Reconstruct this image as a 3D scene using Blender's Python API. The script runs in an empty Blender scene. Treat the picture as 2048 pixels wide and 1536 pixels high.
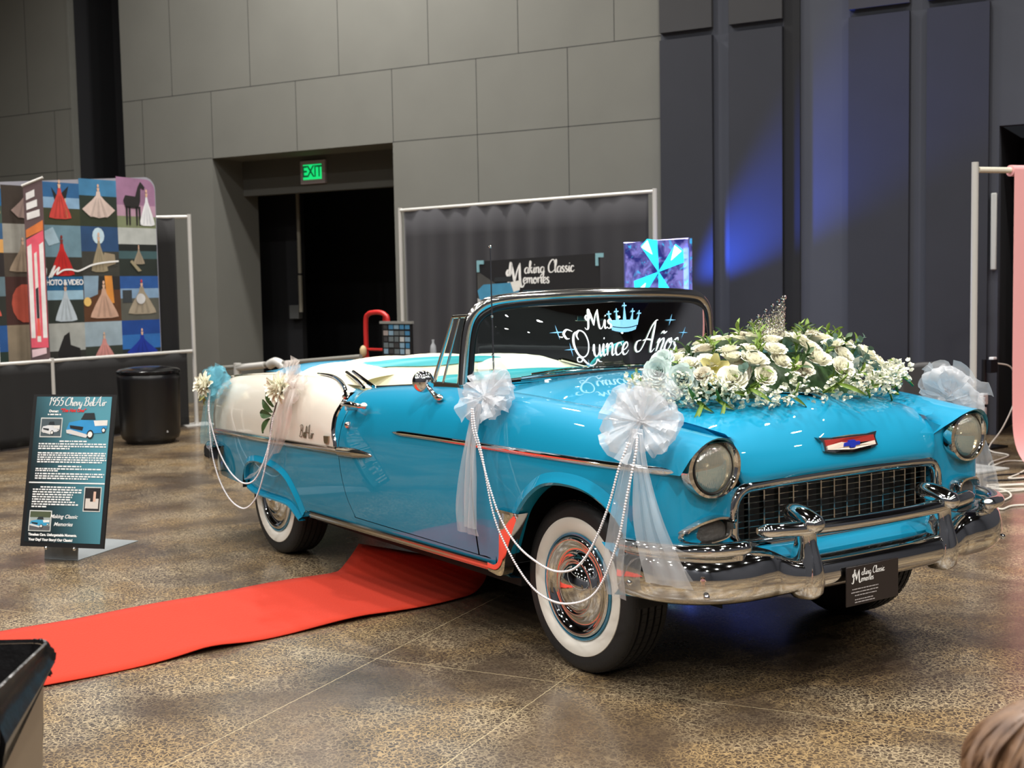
import bpy, bmesh, math, random
import numpy as np
from mathutils import Vector, Matrix

random.seed(7)
rng = np.random.RandomState(11)
PI = math.pi
SC = bpy.context.scene
COL = SC.collection

# ------------------------------------------------------------------ camera
CAM_LOC = Vector((3.9805, -3.8325, 1.5433))
YAW, PITCH, ROLL, FPX = 2.54427, 0.077090, -0.018558, 2543.0
_f = Vector((math.cos(YAW) * math.cos(PITCH), math.sin(YAW) * math.cos(PITCH), -math.sin(PITCH)))
_r0 = Vector((math.sin(YAW), -math.cos(YAW), 0))
_u0 = _r0.cross(_f)
_r = math.cos(ROLL) * _r0 + math.sin(ROLL) * _u0
_u = -math.sin(ROLL) * _r0 + math.cos(ROLL) * _u0
cam_data = bpy.data.cameras.new('camera')
cam = bpy.data.objects.new('camera', cam_data)
COL.objects.link(cam)
cam.matrix_world = Matrix(((_r.x, _u.x, -_f.x, CAM_LOC.x), (_r.y, _u.y, -_f.y, CAM_LOC.y),
                           (_r.z, _u.z, -_f.z, CAM_LOC.z), (0, 0, 0, 1)))
cam_data.sensor_width = 36.0
cam_data.lens = FPX / 2048 * 36.0
cam_data.clip_start = 0.05
cam_data.clip_end = 100
cam_data.dof.use_dof = True
cam_data.dof.focus_distance = 5.3
cam_data.dof.aperture_fstop = 4.5
SC.camera = cam

# ------------------------------------------------------------------ world, exposure
wd = bpy.data.worlds.new('hall_air')
SC.world = wd
wd.use_nodes = True
wd.node_tree.nodes['Background'].inputs[0].default_value = (0.85, 0.88, 1.0, 1)
wd.node_tree.nodes['Background'].inputs[1].default_value = 0.02
SC.view_settings.view_transform = 'Standard'
SC.view_settings.look = 'None'
SC.view_settings.gamma = 1.0
SC.view_settings.use_curve_mapping = False
SC.view_settings.exposure = -0.30
SC.cycles.max_bounces = 8
SC.cycles.glossy_bounces = 5
SC.cycles.transparent_max_bounces = 24
SC.cycles.transmission_bounces = 6
SC.cycles.sample_clamp_indirect = 6.0
SC.cycles.caustics_reflective = False
SC.cycles.caustics_refractive = False
SC.cycles.use_denoising = True

# hall axes: E1 runs along the back wall, N1 points into it
WANG = math.radians(25.7)
E1 = Vector((math.cos(WANG), math.sin(WANG), 0))
N1 = Vector((-math.sin(WANG), math.cos(WANG), 0))
A0 = Vector((-8.84, 3.40, 0)) + N1 * 1.0                       # u = 0 on the back wall
def hall(u, n, z): return A0 + E1 * u + N1 * n + Vector((0, 0, z))

# ------------------------------------------------------------------ materials
def lin(c):
    return tuple(((v / 255) / 12.92 if v / 255 <= 0.04045 else ((v / 255 + 0.055) / 1.055) ** 2.4) for v in c)
MATS = {}
def mat(name, rgb=(128, 128, 128), rough=0.5, metal=0.0, **kw):
    if name in MATS: return MATS[name]
    m = bpy.data.materials.new(name)
    m.use_nodes = True
    b = m.node_tree.nodes['Principled BSDF']
    c = lin(rgb)
    b.inputs['Base Color'].default_value = (*c, 1)
    b.inputs['Roughness'].default_value = rough
    b.inputs['Metallic'].default_value = metal
    if 'coat' in kw:
        b.inputs['Coat Weight'].default_value = kw['coat']
        b.inputs['Coat Roughness'].default_value = kw.get('coat_rough', 0.02)
    if 'ior' in kw: b.inputs['IOR'].default_value = kw['ior']
    if 'spec' in kw: b.inputs['Specular IOR Level'].default_value = kw['spec']
    if 'emit' in kw:
        b.inputs['Emission Color'].default_value = (*lin(kw['emit']), 1)
        b.inputs['Emission Strength'].default_value = kw.get('strength', 1.0)
    if 'alpha' in kw: b.inputs['Alpha'].default_value = kw['alpha']
    if 'trans' in kw: b.inputs['Transmission Weight'].default_value = kw['trans']
    if 'sheen' in kw: b.inputs['Sheen Weight'].default_value = kw['sheen']
    if 'sss' in kw:
        b.inputs['Subsurface Weight'].default_value = kw['sss']
        b.inputs['Subsurface Radius'].default_value = (0.02, 0.02, 0.02)
    if 'noise' in kw:      # (scale, amount, bump)
        sc_, amt, bmp = kw['noise']
        nt = m.node_tree
        tc = nt.nodes.new('ShaderNodeTexCoord')
        nz = nt.nodes.new('ShaderNodeTexNoise')
        nz.inputs['Scale'].default_value = sc_
        nz.inputs['Detail'].default_value = 6
        nt.links.new(tc.outputs['Object'], nz.inputs['Vector'])
        if amt > 0:
            mx = nt.nodes.new('ShaderNodeMix'); mx.data_type = 'RGBA'
            mx.inputs[6].default_value = (*[v * (1 - amt) for v in c], 1)
            mx.inputs[7].default_value = (*[min(1, v * (1 + amt)) for v in c], 1)
            nt.links.new(nz.outputs['Fac'], mx.inputs[0])
            nt.links.new(mx.outputs[2], b.inputs['Base Color'])
        if bmp > 0:
            bp = nt.nodes.new('ShaderNodeBump')
            bp.inputs['Strength'].default_value = bmp
            bp.inputs['Distance'].default_value = 0.01
            nt.links.new(nz.outputs['Fac'], bp.inputs['Height'])
            nt.links.new(bp.outputs['Normal'], b.inputs['Normal'])
    MATS[name] = m
    return m

TEAL = (12, 140, 178)
paint = mat('teal_paint', TEAL, 0.5, 0.0, coat=1.0, coat_rough=0.012, spec=0.15)
ivory = mat('ivory_paint', (226, 221, 208), 0.5, 0.0, spec=0.2, coat=1.0, coat_rough=0.02)
chrome = mat('chrome', (226, 226, 224), 0.045, 1.0)
chrome_dull = mat('bright_trim', (205, 203, 198), 0.13, 1.0)
rubber = mat('tyre_rubber', (26, 26, 27), 0.62, noise=(60, .15, .15))
whitewall_m = mat('whitewall', (232, 229, 220), 0.45)
black = mat('black_trim', (14, 14, 15), 0.45)
gasket = mat('rubber_gasket', (12, 12, 13), 0.35)
underbody_m = mat('underbody_black', (10, 10, 11), 0.8)
leather = mat('cream_vinyl', (240, 236, 205), 0.38, spec=0.45)
leather_t = mat('teal_vinyl', (40, 158, 168), 0.38)
canvas_m = mat('cream_canvas', (238, 230, 200), 0.75, noise=(40, .05, .2))
plastic_teal = mat('teal_plastic', (60, 185, 195), 0.3)
grey_metal = mat('satin_grey_metal', (150, 156, 158), 0.42, 0.35)
pipe_white = mat('pale_aluminium_pipe', (205, 203, 198), 0.4, 0.25)
drape_m = mat('black_drape', (38, 37, 42), 0.85, noise=(3, .25, .1), sheen=0.15)
drape_k = mat('deep_black_drape', (24, 23, 23), 0.85, noise=(3, .25, .1))
dark_wall = mat('dark_panel', (38, 40, 48), 0.8, noise=(2.5, .12, .15))
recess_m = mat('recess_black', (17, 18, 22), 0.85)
pink_m = mat('pink_paper', (240, 172, 172), 0.75)
plastic_black = mat('black_plastic', (16, 16, 18), 0.3)
red_m = mat('red_enamel', (190, 40, 38), 0.35)
white_m = mat('white_print', (240, 240, 238), 0.6)
white_glossy = mat('white_vinyl_decal', (245, 250, 252), 0.4, emit=(255, 255, 255), strength=0.0)
blue_decal = mat('pale_blue_decal', (120, 190, 235), 0.4)
leaf_m = mat('leaf_green', (122, 150, 62), 0.5, noise=(30, .35, .0))
leaf_d = mat('leaf_deep_green', (62, 92, 50), 0.5, noise=(30, .3, .0))
euca_m = mat('eucalyptus_green', (92, 120, 106), 0.55, noise=(30, .2, .0))
rose_m = mat('ivory_petal', (248, 246, 228), 0.6, sss=0.25)
rose_b = mat('pale_blue_petal', (222, 236, 232), 0.6, sss=0.3)
rose_c = mat('creamy_petal', (228, 222, 204), 0.6, sss=0.3)
lily_m = mat('yellow_cream_petal', (228, 220, 150), 0.6, sss=0.2)
stem_m = mat('brown_stem', (62, 50, 42), 0.6)
pearl_m = mat('pearl', (235, 232, 235), 0.18, 0.0, coat=0.6)
crystal_m = mat('rhinestone_silver', (230, 228, 224), 0.12, 1.0)

def sheer(name, rgb, alpha):
    if name in MATS: return MATS[name]
    m = bpy.data.materials.new(name); m.use_nodes = True
    nt = m.node_tree; nt.nodes.clear()
    o = nt.nodes.new('ShaderNodeOutputMaterial')
    tr = nt.nodes.new('ShaderNodeBsdfTransparent')
    df = nt.nodes.new('ShaderNodeBsdfDiffuse'); tl = nt.nodes.new('ShaderNodeBsdfTranslucent')
    gl = nt.nodes.new('ShaderNodeBsdfGlossy'); gl.inputs['Roughness'].default_value = 0.3
    c = (*lin(rgb), 1)
    for n in (df, tl, gl): n.inputs['Color'].default_value = c
    m1 = nt.nodes.new('ShaderNodeMixShader'); m1.inputs[0].default_value = 0.35
    m2 = nt.nodes.new('ShaderNodeMixShader'); m2.inputs[0].default_value = 0.14
    m3 = nt.nodes.new('ShaderNodeMixShader'); m3.inputs[0].default_value = alpha
    nt.links.new(df.outputs[0], m1.inputs[1]); nt.links.new(tl.outputs[0], m1.inputs[2])
    nt.links.new(m1.outputs[0], m2.inputs[1]); nt.links.new(gl.outputs[0], m2.inputs[2])
    nt.links.new(tr.outputs[0], m3.inputs[1]); nt.links.new(m2.outputs[0], m3.inputs[2])
    nt.links.new(m3.outputs[0], o.inputs[0])
    MATS[name] = m
    return m
tulle = sheer('white_tulle', (236, 237, 240), 0.43)
tulle_soft = sheer('pale_tulle', (236, 228, 224), 0.36)
tulle_blue = sheer('blue_tulle', (130, 205, 225), 0.36)

def glass(name, tint, rough=0.0):
    m = bpy.data.materials.new(name); m.use_nodes = True
    nt = m.node_tree; nt.nodes.clear()
    o = nt.nodes.new('ShaderNodeOutputMaterial')
    tr = nt.nodes.new('ShaderNodeBsdfTransparent'); tr.inputs[0].default_value = (*tint, 1)
    gl = nt.nodes.new('ShaderNodeBsdfGlossy'); gl.inputs['Roughness'].default_value = rough
    fr = nt.nodes.new('ShaderNodeFresnel'); fr.inputs[0].default_value = 1.52
    mx = nt.nodes.new('ShaderNodeMixShader')
    nt.links.new(fr.outputs[0], mx.inputs[0])
    nt.links.new(tr.outputs[0], mx.inputs[1]); nt.links.new(gl.outputs[0], mx.inputs[2])
    nt.links.new(mx.outputs[0], o.inputs[0])
    MATS[name] = m
    return m
ws_glass = glass('windscreen_glass', (0.72, 0.86, 0.84))
clear_glass = glass('clear_glass', (0.9, 0.92, 0.92))

# ------------------------------------------------------------------ mesh helpers
def cr(pts, n=8, closed=False):
    """Catmull-Rom through pts"""
    P = [np.array(p, float) for p in pts]
    out = []
    N = len(P)
    rngI = range(N if closed else N - 1)
    for i in rngI:
        p1, p2 = P[i % N], P[(i + 1) % N]
        p0 = P[(i - 1) % N] if (closed or i > 0) else 2 * p1 - p2
        p3 = P[(i + 2) % N] if (closed or i < N - 2) else 2 * p2 - p1
        for k in range(n):
            t = k / n
            out.append(0.5 * (2 * p1 + (p2 - p0) * t + (2 * p0 - 5 * p1 + 4 * p2 - p3) * t * t + (3 * p1 - p0 - 3 * p2 + p3) * t ** 3))
    if not closed: out.append(P[-1])
    return out
def tab(table):
    """smooth monotone-ish table lookup"""
    xs = np.array([p[0] for p in table], float); ys = np.array([p[1] for p in table], float)
    d = np.diff(ys) / np.diff(xs)
    m = np.zeros(len(xs)); m[0], m[-1] = d[0], d[-1]
    for i in range(1, len(xs) - 1):
        m[i] = 0 if d[i - 1] * d[i] <= 0 else 2 * d[i - 1] * d[i] / (d[i - 1] + d[i])
    def f(x):
        x = min(max(x, xs[0]), xs[-1])
        i = min(int(np.searchsorted(xs, x, 'right')) - 1, len(xs) - 2)
        h = xs[i + 1] - xs[i]; t = (x - xs[i]) / h
        return ((2 * t ** 3 - 3 * t * t + 1) * ys[i] + (t ** 3 - 2 * t * t + t) * h * m[i]
                + (-2 * t ** 3 + 3 * t * t) * ys[i + 1] + (t ** 3 - t * t) * h * m[i + 1])
    return f

class MB:
    def __init__(s): s.v = []; s.f = []; s.m = []; s.cur = 0
    def add(s, verts, faces):
        b = len(s.v)
        s.v += [tuple(map(float, p)) for p in verts]
        for f in faces: s.f.append([b + i for i in f]); s.m.append(s.cur)
        return s
    def grid(s, G, cu=False, cv=False, flip=False):
        nu, nv = len(G), len(G[0])
        verts = [p for row in G for p in row]
        F = []
        for i in range(nu if cu else nu - 1):
            for j in range(nv if cv else nv - 1):
                a, b, c, d = i * nv + j, ((i + 1) % nu) * nv + j, ((i + 1) % nu) * nv + (j + 1) % nv, i * nv + (j + 1) % nv
                F.append([d, c, b, a] if flip else [a, b, c, d])
        return s.add(verts, F)
    def box(s, c, d, rot=None):
        R = rot if rot is not None else Matrix.Identity(3)
        V = []
        for x in (-.5, .5):
            for y in (-.5, .5):
                for z in (-.5, .5):
                    V.append(Vector(c) + R @ Vector((x * d[0], y * d[1], z * d[2])))
        return s.add(V, [[0, 1, 3, 2], [4, 6, 7, 5], [0, 4, 5, 1], [2, 3, 7, 6], [0, 2, 6, 4], [1, 5, 7, 3]])
    def tube(s, path, r, n=10, closed=False, cap=True, sy=1.0, up=None):
        P = [Vector(p) for p in path]; N = len(P)
        rr = r if isinstance(r, (list, tuple, np.ndarray)) else [r] * N
        rings = []
        prev = None
        for i in range(N):
            if closed: t = P[(i + 1) % N] - P[i - 1]
            else: t = P[min(i + 1, N - 1)] - P[max(i - 1, 0)]
            t.normalize()
            if up is not None: a = Vector(up) - t * t.dot(Vector(up))
            elif prev is None:
                a = Vector((0, 0, 1)) if abs(t.z) < .9 else Vector((1, 0, 0))
                a = a - t * t.dot(a)
            else: a = prev - t * t.dot(prev)
            a.normalize(); prev = a
            b = t.cross(a)
            rings.append([P[i] + a * (rr[i] * sy * math.cos(q)) + b * (rr[i] * math.sin(q)) for q in [2 * PI * k / n for k in range(n)]])
        s.grid(rings, cu=closed, cv=True)
        if cap and not closed:
            b0 = len(s.v) - N * n
            s.f.append([b0 + k for k in range(n)]); s.m.append(s.cur)
            s.f.append([b0 + (N - 1) * n + n - 1 - k for k in range(n)]); s.m.append(s.cur)
        return s
    def cyl(s, p0, p1, r0, r1=None, n=20):
        return s.tube([p0, p1], [r0, r0 if r1 is None else r1], n)
    def lathe(s, prof, c=(0, 0, 0), ax='y', n=48, arc=2 * PI):
        """prof: list of (radius, height along the axis)"""
        G = []
        full = abs(arc - 2 * PI) < 1e-6
        for k in range(n if full else n + 1):
            q = arc * k / n
            row = []
            for r_, h in prof:
                a, b = r_ * math.cos(q), r_ * math.sin(q)
                p = {'y': (a, h, b), 'z': (a, b, h), 'x': (h, a, b)}[ax]
                row.append((p[0] + c[0], p[1] + c[1], p[2] + c[2]))
            G.append(row)
        return s.grid(G, cu=full)
    def prism(s, poly, fn, d0, d1):
        """poly in 2D; fn(a, b, d) -> point"""
        n = len(poly)
        V = [fn(a, b, d0) for a, b in poly] + [fn(a, b, d1) for a, b in poly]
        F = [list(range(n))[::-1], [n + i for i in range(n)]]
        for i in range(n): F.append([i, (i + 1) % n, n + (i + 1) % n, n + i])
        return s.add(V, F)
    def sphere(s, c, r, n=10, sc=(1, 1, 1)):
        G = []
        for k in range(n):
            q = 2 * PI * k / n
            G.append([(c[0] + r * sc[0] * math.sin(PI * j / (n // 2 + 1)) * math.cos(q), c[1] + r * sc[1] * math.sin(PI * j / (n // 2 + 1)) * math.sin(q),
                       c[2] + r * sc[2] * math.cos(PI * j / (n // 2 + 1))) for j in range(n // 2 + 2)])
        return s.grid(G, cu=True)
    def mirror(s):
        t = MB(); t.v = [(x, -y, z) for x, y, z in s.v]; t.f = [f[::-1] for f in s.f]; t.m = list(s.m)
        return t
    def build(s, name, mats, parent=None, smooth=True, bevel=0, solid=0, sub=0, local=False, label=None, angle=None, solid_off=-1):
        me = bpy.data.meshes.new(name)
        off = Vector((0, 0, 0))
        if parent is not None and not local:
            q = parent
            while q is not None: off += q.location; q = q.parent
        me.from_pydata([(x - off.x, y - off.y, z - off.z) for x, y, z in s.v], [], s.f)
        me.validate()
        for m in (mats if isinstance(mats, (list, tuple)) else [mats]): me.materials.append(m)
        if len(me.materials) > 1 and len(s.m) == len(me.polygons):
            me.polygons.foreach_set('material_index', s.m)
        bm = bmesh.new(); bm.from_mesh(me)
        bmesh.ops.remove_doubles(bm, verts=bm.verts, dist=1e-6)
        bmesh.ops.recalc_face_normals(bm, faces=bm.faces)
        bm.to_mesh(me); bm.free()
        o = bpy.data.objects.new(name, me)
        COL.objects.link(o)
        if parent is not None: o.parent = parent
        if solid:
            md = o.modifiers.new('thickness', 'SOLIDIFY'); md.thickness = solid; md.offset = solid_off
        if bevel:
            md = o.modifiers.new('bevel', 'BEVEL'); md.width = bevel; md.segments = 2; md.limit_method = 'ANGLE'
        if sub:
            md = o.modifiers.new('sub', 'SUBSURF'); md.levels = sub; md.render_levels = sub
        if smooth:
            me.polygons.foreach_set('use_smooth', [True] * len(me.polygons))
            if angle is not False:
                try: me.set_sharp_from_angle(angle=math.radians(angle or 42))
                except Exception: pass
        if label: o['label'] = label
        return o

def thing(name, label, cat, loc=(0, 0, 0), rz=0.0, group=None):
    o = bpy.data.objects.new(name, None); COL.objects.link(o)
    o.location = loc; o.rotation_euler = (0, 0, rz); o.empty_display_size = 0.1
    o['label'] = label; o['category'] = cat
    if group: o['group'] = group
    return o
def tag(o, label, cat, group=None):
    o['label'] = label; o['category'] = cat
    if group: o['group'] = group
    return o
def struct(o): o['kind'] = 'structure'; return o

def text_mesh(body, size, shear=0.0, bold=0.0, align='CENTER', extrude=0.0, space=1.0):
    cu = bpy.data.curves.new('lettering', 'FONT')
    cu.body = body; cu.size = size; cu.shear = shear; cu.offset = bold; cu.align_x = align; cu.align_y = 'CENTER'
    cu.extrude = extrude; cu.space_character = space; cu.resolution_u = 3
    o = bpy.data.objects.new('lettering', cu); COL.objects.link(o)
    bpy.context.view_layer.update()
    me = bpy.data.meshes.new_from_object(o.evaluated_get(bpy.context.evaluated_depsgraph_get()))
    V = [tuple(v.co) for v in me.vertices]; F = [list(p.vertices) for p in me.polygons]
    bpy.data.objects.remove(o); bpy.data.meshes.remove(me)
    return V, F

# ---- brush-script lettering: every glyph is a set of pen strokes (x, y), x-height 0.45, ascender 1
GL = {
 'a': (.46, [[(.42, .38), (.30, .46), (.12, .36), (.07, .15), (.17, .0), (.32, .06), (.42, .30)], [(.43, .44), (.39, .15), (.43, .01), (.52, .08)]]),
 'c': (.36, [[(.36, .35), (.30, .45), (.14, .40), (.06, .18), (.14, .01), (.28, .02), (.42, .14)]]),
 'e': (.36, [[(.02, .14), (.20, .20), (.33, .34), (.26, .46), (.11, .36), (.07, .14), (.17, .0), (.30, .03), (.42, .16)]]),
 'g': (.46, [[(.42, .38), (.30, .46), (.12, .36), (.08, .15), (.18, .02), (.32, .08), (.42, .30)], [(.43, .44), (.40, .0), (.32, -.32), (.14, -.36), (.08, -.24), (.28, -.06), (.52, .10)]]),
 'h': (.46, [[(.02, .14), (.18, .5), (.26, .86), (.18, .96), (.11, .7), (.10, .3), (.09, .0)], [(.10, .18), (.20, .38), (.31, .45), (.37, .34), (.34, .1), (.41, .0), (.50, .08)]]),
 'i': (.22, [[(.0, .14), (.12, .44), (.10, .12), (.15, .0), (.25, .08)], [(.15, .62), (.17, .66), (.15, .68)]]),
 'k': (.44, [[(.02, .14), (.18, .5), (.26, .86), (.18, .96), (.11, .7), (.10, .3), (.09, .0)], [(.38, .42), (.28, .44), (.12, .22), (.26, .20), (.33, .02), (.46, .08)]]),
 'l': (.22, [[(.0, .14), (.16, .5), (.24, .86), (.17, .98), (.09, .7), (.08, .2), (.13, .0), (.25, .08)]]),
 'm': (.68, [[(.0, .3), (.09, .44), (.10, .2), (.09, .0)], [(.10, .18), (.20, .40), (.29, .44), (.33, .32), (.32, .0)], [(.33, .18), (.43, .40), (.52, .44), (.57, .32), (.55, .08), (.61, .0), (.70, .08)]]),
 'n': (.46, [[(.0, .3), (.09, .44), (.10, .2), (.09, .0)], [(.10, .18), (.20, .40), (.30, .45), (.36, .33), (.34, .08), (.40, .0), (.49, .08)]]),
 'o': (.42, [[(.30, .44), (.14, .42), (.06, .2), (.15, .0), (.31, .06), (.37, .28), (.28, .45), (.22, .36), (.34, .30), (.46, .36)]]),
 'r': (.32, [[(.0, .3), (.09, .44), (.10, .2), (.09, .0)], [(.10, .18), (.18, .38), (.28, .46), (.34, .38)]]),
 's': (.32, [[(.30, .36), (.22, .46), (.10, .38), (.14, .26), (.26, .16), (.22, .02), (.10, .0), (.03, .08)], [(.22, .02), (.34, .10)]]),
 'u': (.46, [[(.0, .2), (.10, .44), (.08, .12), (.16, .0), (.28, .06), (.38, .28)], [(.39, .44), (.37, .12), (.42, .0), (.50, .08)]]),
 'v': (.40, [[(.0, .34), (.08, .44), (.14, .1), (.19, .0), (.30, .2), (.34, .44), (.44, .38)]]),
 'y': (.44, [[(.0, .2), (.10, .44), (.08, .14), (.16, .02), (.28, .08), (.38, .30)], [(.39, .44), (.36, .0), (.26, -.32), (.12, -.34), (.10, -.22), (.30, -.04), (.48, .10)]]),
 'M': (1.02, [[(.26, .62), (.14, .72), (.06, .58), (.16, .46), (.30, .60), (.34, .92), (.28, 1.0), (.20, .5), (.12, .08), (.0, .0), (-.08, .1)], [(.32, .96), (.42, .5), (.48, .18)], [(.48, .18), (.60, .62), (.78, 1.0)], [(.78, 1.0), (.76, .5), (.80, .08), (.90, .0), (1.02, .14)]]),
 'Q': (.86, [[(.10, .98), (-.12, 1.06), (-.30, .92), (-.24, .74), (-.10, .72)], [(.40, 1.0), (.14, .88), (.02, .5), (.12, .12), (.36, .0), (.62, .16), (.72, .52), (.62, .88), (.40, 1.0), (.24, .84), (.28, .66)], [(.34, .0), (.20, -.16), (.02, -.14), (.06, .0), (.24, -.02), (.46, -.22), (.70, -.34), (.96, -.26), (1.06, -.12), (1.18, -.2), (1.32, -.22)]]),
 'A': (.86, [[(-.02, .42), (-.22, .36), (-.28, .16), (-.14, .02), (.06, .10), (.24, .46), (.40, .86), (.56, 1.08), (.66, 1.10)], [(.56, 1.08), (.56, .5), (.60, .08), (.70, .0), (.82, .12)], [(.06, .40), (.3, .44), (.62, .40)]]),
 'C': (.66, [[(.62, .74), (.66, .92), (.52, 1.0), (.30, .86), (.10, .50), (.12, .14), (.30, .0), (.54, .08), (.70, .26)]]),
 'B': (.72, [[(.24, .96), (.20, .5), (.10, .02)], [(.0, .80), (.14, .98), (.42, 1.02), (.58, .86), (.46, .60), (.26, .54)], [(.30, .55), (.54, .50), (.60, .24), (.42, .02), (.10, .02), (-.04, .10)]]),
 '1': (.36, [[(.06, .78), (.26, 1.0), (.20, .5), (.12, .0)]]),
 '9': (.52, [[(.46, .84), (.32, .98), (.12, .82), (.12, .60), (.28, .52), (.46, .72), (.48, .92)], [(.48, .92), (.42, .4), (.26, .0)]]),
 '5': (.52, [[(.50, .96), (.20, .96), (.12, .56)], [(.12, .56), (.32, .62), (.46, .46), (.38, .12), (.16, .0), (.02, .10)]]),
 '~': (0, [[(-.40, .62), (-.32, .70), (-.22, .64), (-.12, .70)]]),
 ' ': (.34, []),
}
def script_mesh(text, size, pen=0.085, slant=0.0, thin=0.42, n=7):
    """ribbons of a broad-nib pen; returns flat verts/faces, baseline at y = 0, width"""
    V, F = [], []
    x0 = 0.0
    for ch in text:
        w, strokes = GL[ch]
        for st in strokes:
            pts = cr([(p[0], p[1]) for p in st], n)
            L = len(pts); base = len(V)
            for i, p in enumerate(pts):
                t = pts[min(i + 1, L - 1)] - pts[max(i - 1, 0)]
                q = math.hypot(*t) or 1
                t = t / q
                down = max(0.0, -t[1])
                hw = pen * (thin + (1 - thin) * (0.25 * abs(t[1]) + 0.75 * down)) * 0.5
                hw *= min(1, 0.45 + 3.2 * min(i, L - 1 - i) / L)
                a = (p[0] - t[1] * hw, p[1] + t[0] * hw); b = (p[0] + t[1] * hw, p[1] - t[0] * hw)
                for c in (a, b): V.append(((x0 + c[0] + slant * c[1]) * size, c[1] * size))
                if i: F.append([base + 2 * i - 2, base + 2 * i - 1, base + 2 * i + 1, base + 2 * i])
        x0 += w
    return V, F, x0 * size

# ================================================================== the convertible
car = thing('convertible_car', 'turquoise and ivory vintage convertible car with whitewall tyres, parked on the concrete floor', 'car')

T = tab([(-3.80, .985), (-3.59, 1.018), (-2.87, 1.050), (-2.37, 1.066), (-2.2, 1.058), (-2.06, 1.038), (-1.95, 1.015), (-1.86, 1.018),
         (-1.78, 1.036), (-1.24, 1.078), (-.87, 1.090), (-.55, 1.088), (-.2, 1.074), (.23, 1.052), (.40, 1.040), (.53, 1.022), (.68, 1.0), (.8, .99)])
shoulder = tab([(0, .775), (.006, .80), (.018, .83), (.045, .865), (.08, .892), (.12, .910), (.17, .924), (.24, .934), (.5, .95)])
base_y = tab([(.25, .875), (.33, .892), (.45, .912), (.6, .928), (.75, .934), (1.2, .936)])
def side_y(x, z):
    y = min(shoulder(T(x) - z), base_y(z))
    if x > .22: y -= .062 * ((x - .22) / .46) ** 2
    if x < -2.6: y -= .05 * ((-2.6 - x) / 1.1) ** 2
    return y
seam_y = tab([(-.62, .665), (-.2, .645), (.2, .62), (.5, .60), (.7, .585)])
def lerp(a, b, t): return a + (b - a) * t
def both(mb, name, mats, parent, **kw):
    """right-hand part and its mirror image"""
    a = mb.build(name, mats, parent, **kw)
    b = mb.mirror().build(name, mats, parent, **kw)
    return a, b
def R(y): return -y          # the right-hand side of the car is the -y side

# ---- front fender: upper shell from hood seam over the crown to the crease, with the headlight brow
S_ROWS = [0, .003, .008, .016, .028, .044, .065, .09, .12, .155, .20]
def fender_row(x, zc=.868):
    tt = T(x); ys = seam_y(x)
    row = [(x, lerp(ys, .775, k / 4), tt - .022 * (1 - k / 4) ** 1.5) for k in range(4)]
    smax = tt - zc
    for s_ in S_ROWS:
        s2 = s_ / .20 * smax
        z = tt - s2
        row.append((x, side_y(x, z) + (.010 * max(0, (x - .25) / .5) if s2 > .06 else 0), z))
    return row
rim = [(.622, .572, .900), (.650, .592, .925), (.676, .618, .950), (.695, .650, .974), (.706, .685, .989), (.711, .712, .995), (.712, .738, .996), (.710, .764, .991),
       (.706, .788, .981), (.701, .810, .966), (.694, .829, .947), (.685, .845, .925), (.676, .856, .902), (.667, .864, .882), (.658, .868, .868)]
fm = MB()
X0, X1 = -.605, .56
cols = [X0 + (X1 - X0) * (k / 30) for k in range(31)]
G = []
last = fender_row(X1)
for i, x in enumerate(cols):
    row = fender_row(x)
    t = max(0, (x - .12) / (X1 - .12)) if x > .12 else 0
    w = t * t * (3 - 2 * t) if t < 1 else 1
    G.append([(p[0] + (r_[0] - l[0]) * t ** 2.2, p[1] + (r_[1] - l[1]) * w, p[2] + (r_[2] - l[2]) * w) for p, r_, l in zip(row, rim, last)])
# rolled lip of the brow and its inner return
lip = [(x - .006, y + (.722 - y) * .055, z + (.884 - z) * .06) for x, y, z in rim]
lip2 = [(x - .035, y + (.722 - y) * .09, z + (.884 - z) * .10) for x, y, z in rim]
lip3 = [(x - .07, y + (.722 - y) * .12, z + (.884 - z) * .12) for x, y, z in rim]
G += [lip, lip2, lip3]
G = [[(row[0][0] - .01, row[0][1] - .035, row[0][2] - .035)] + list(row) for row in G]
G = [[(x, -y, z) for x, y, z in row] for row in G]
fm.grid(G)

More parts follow.
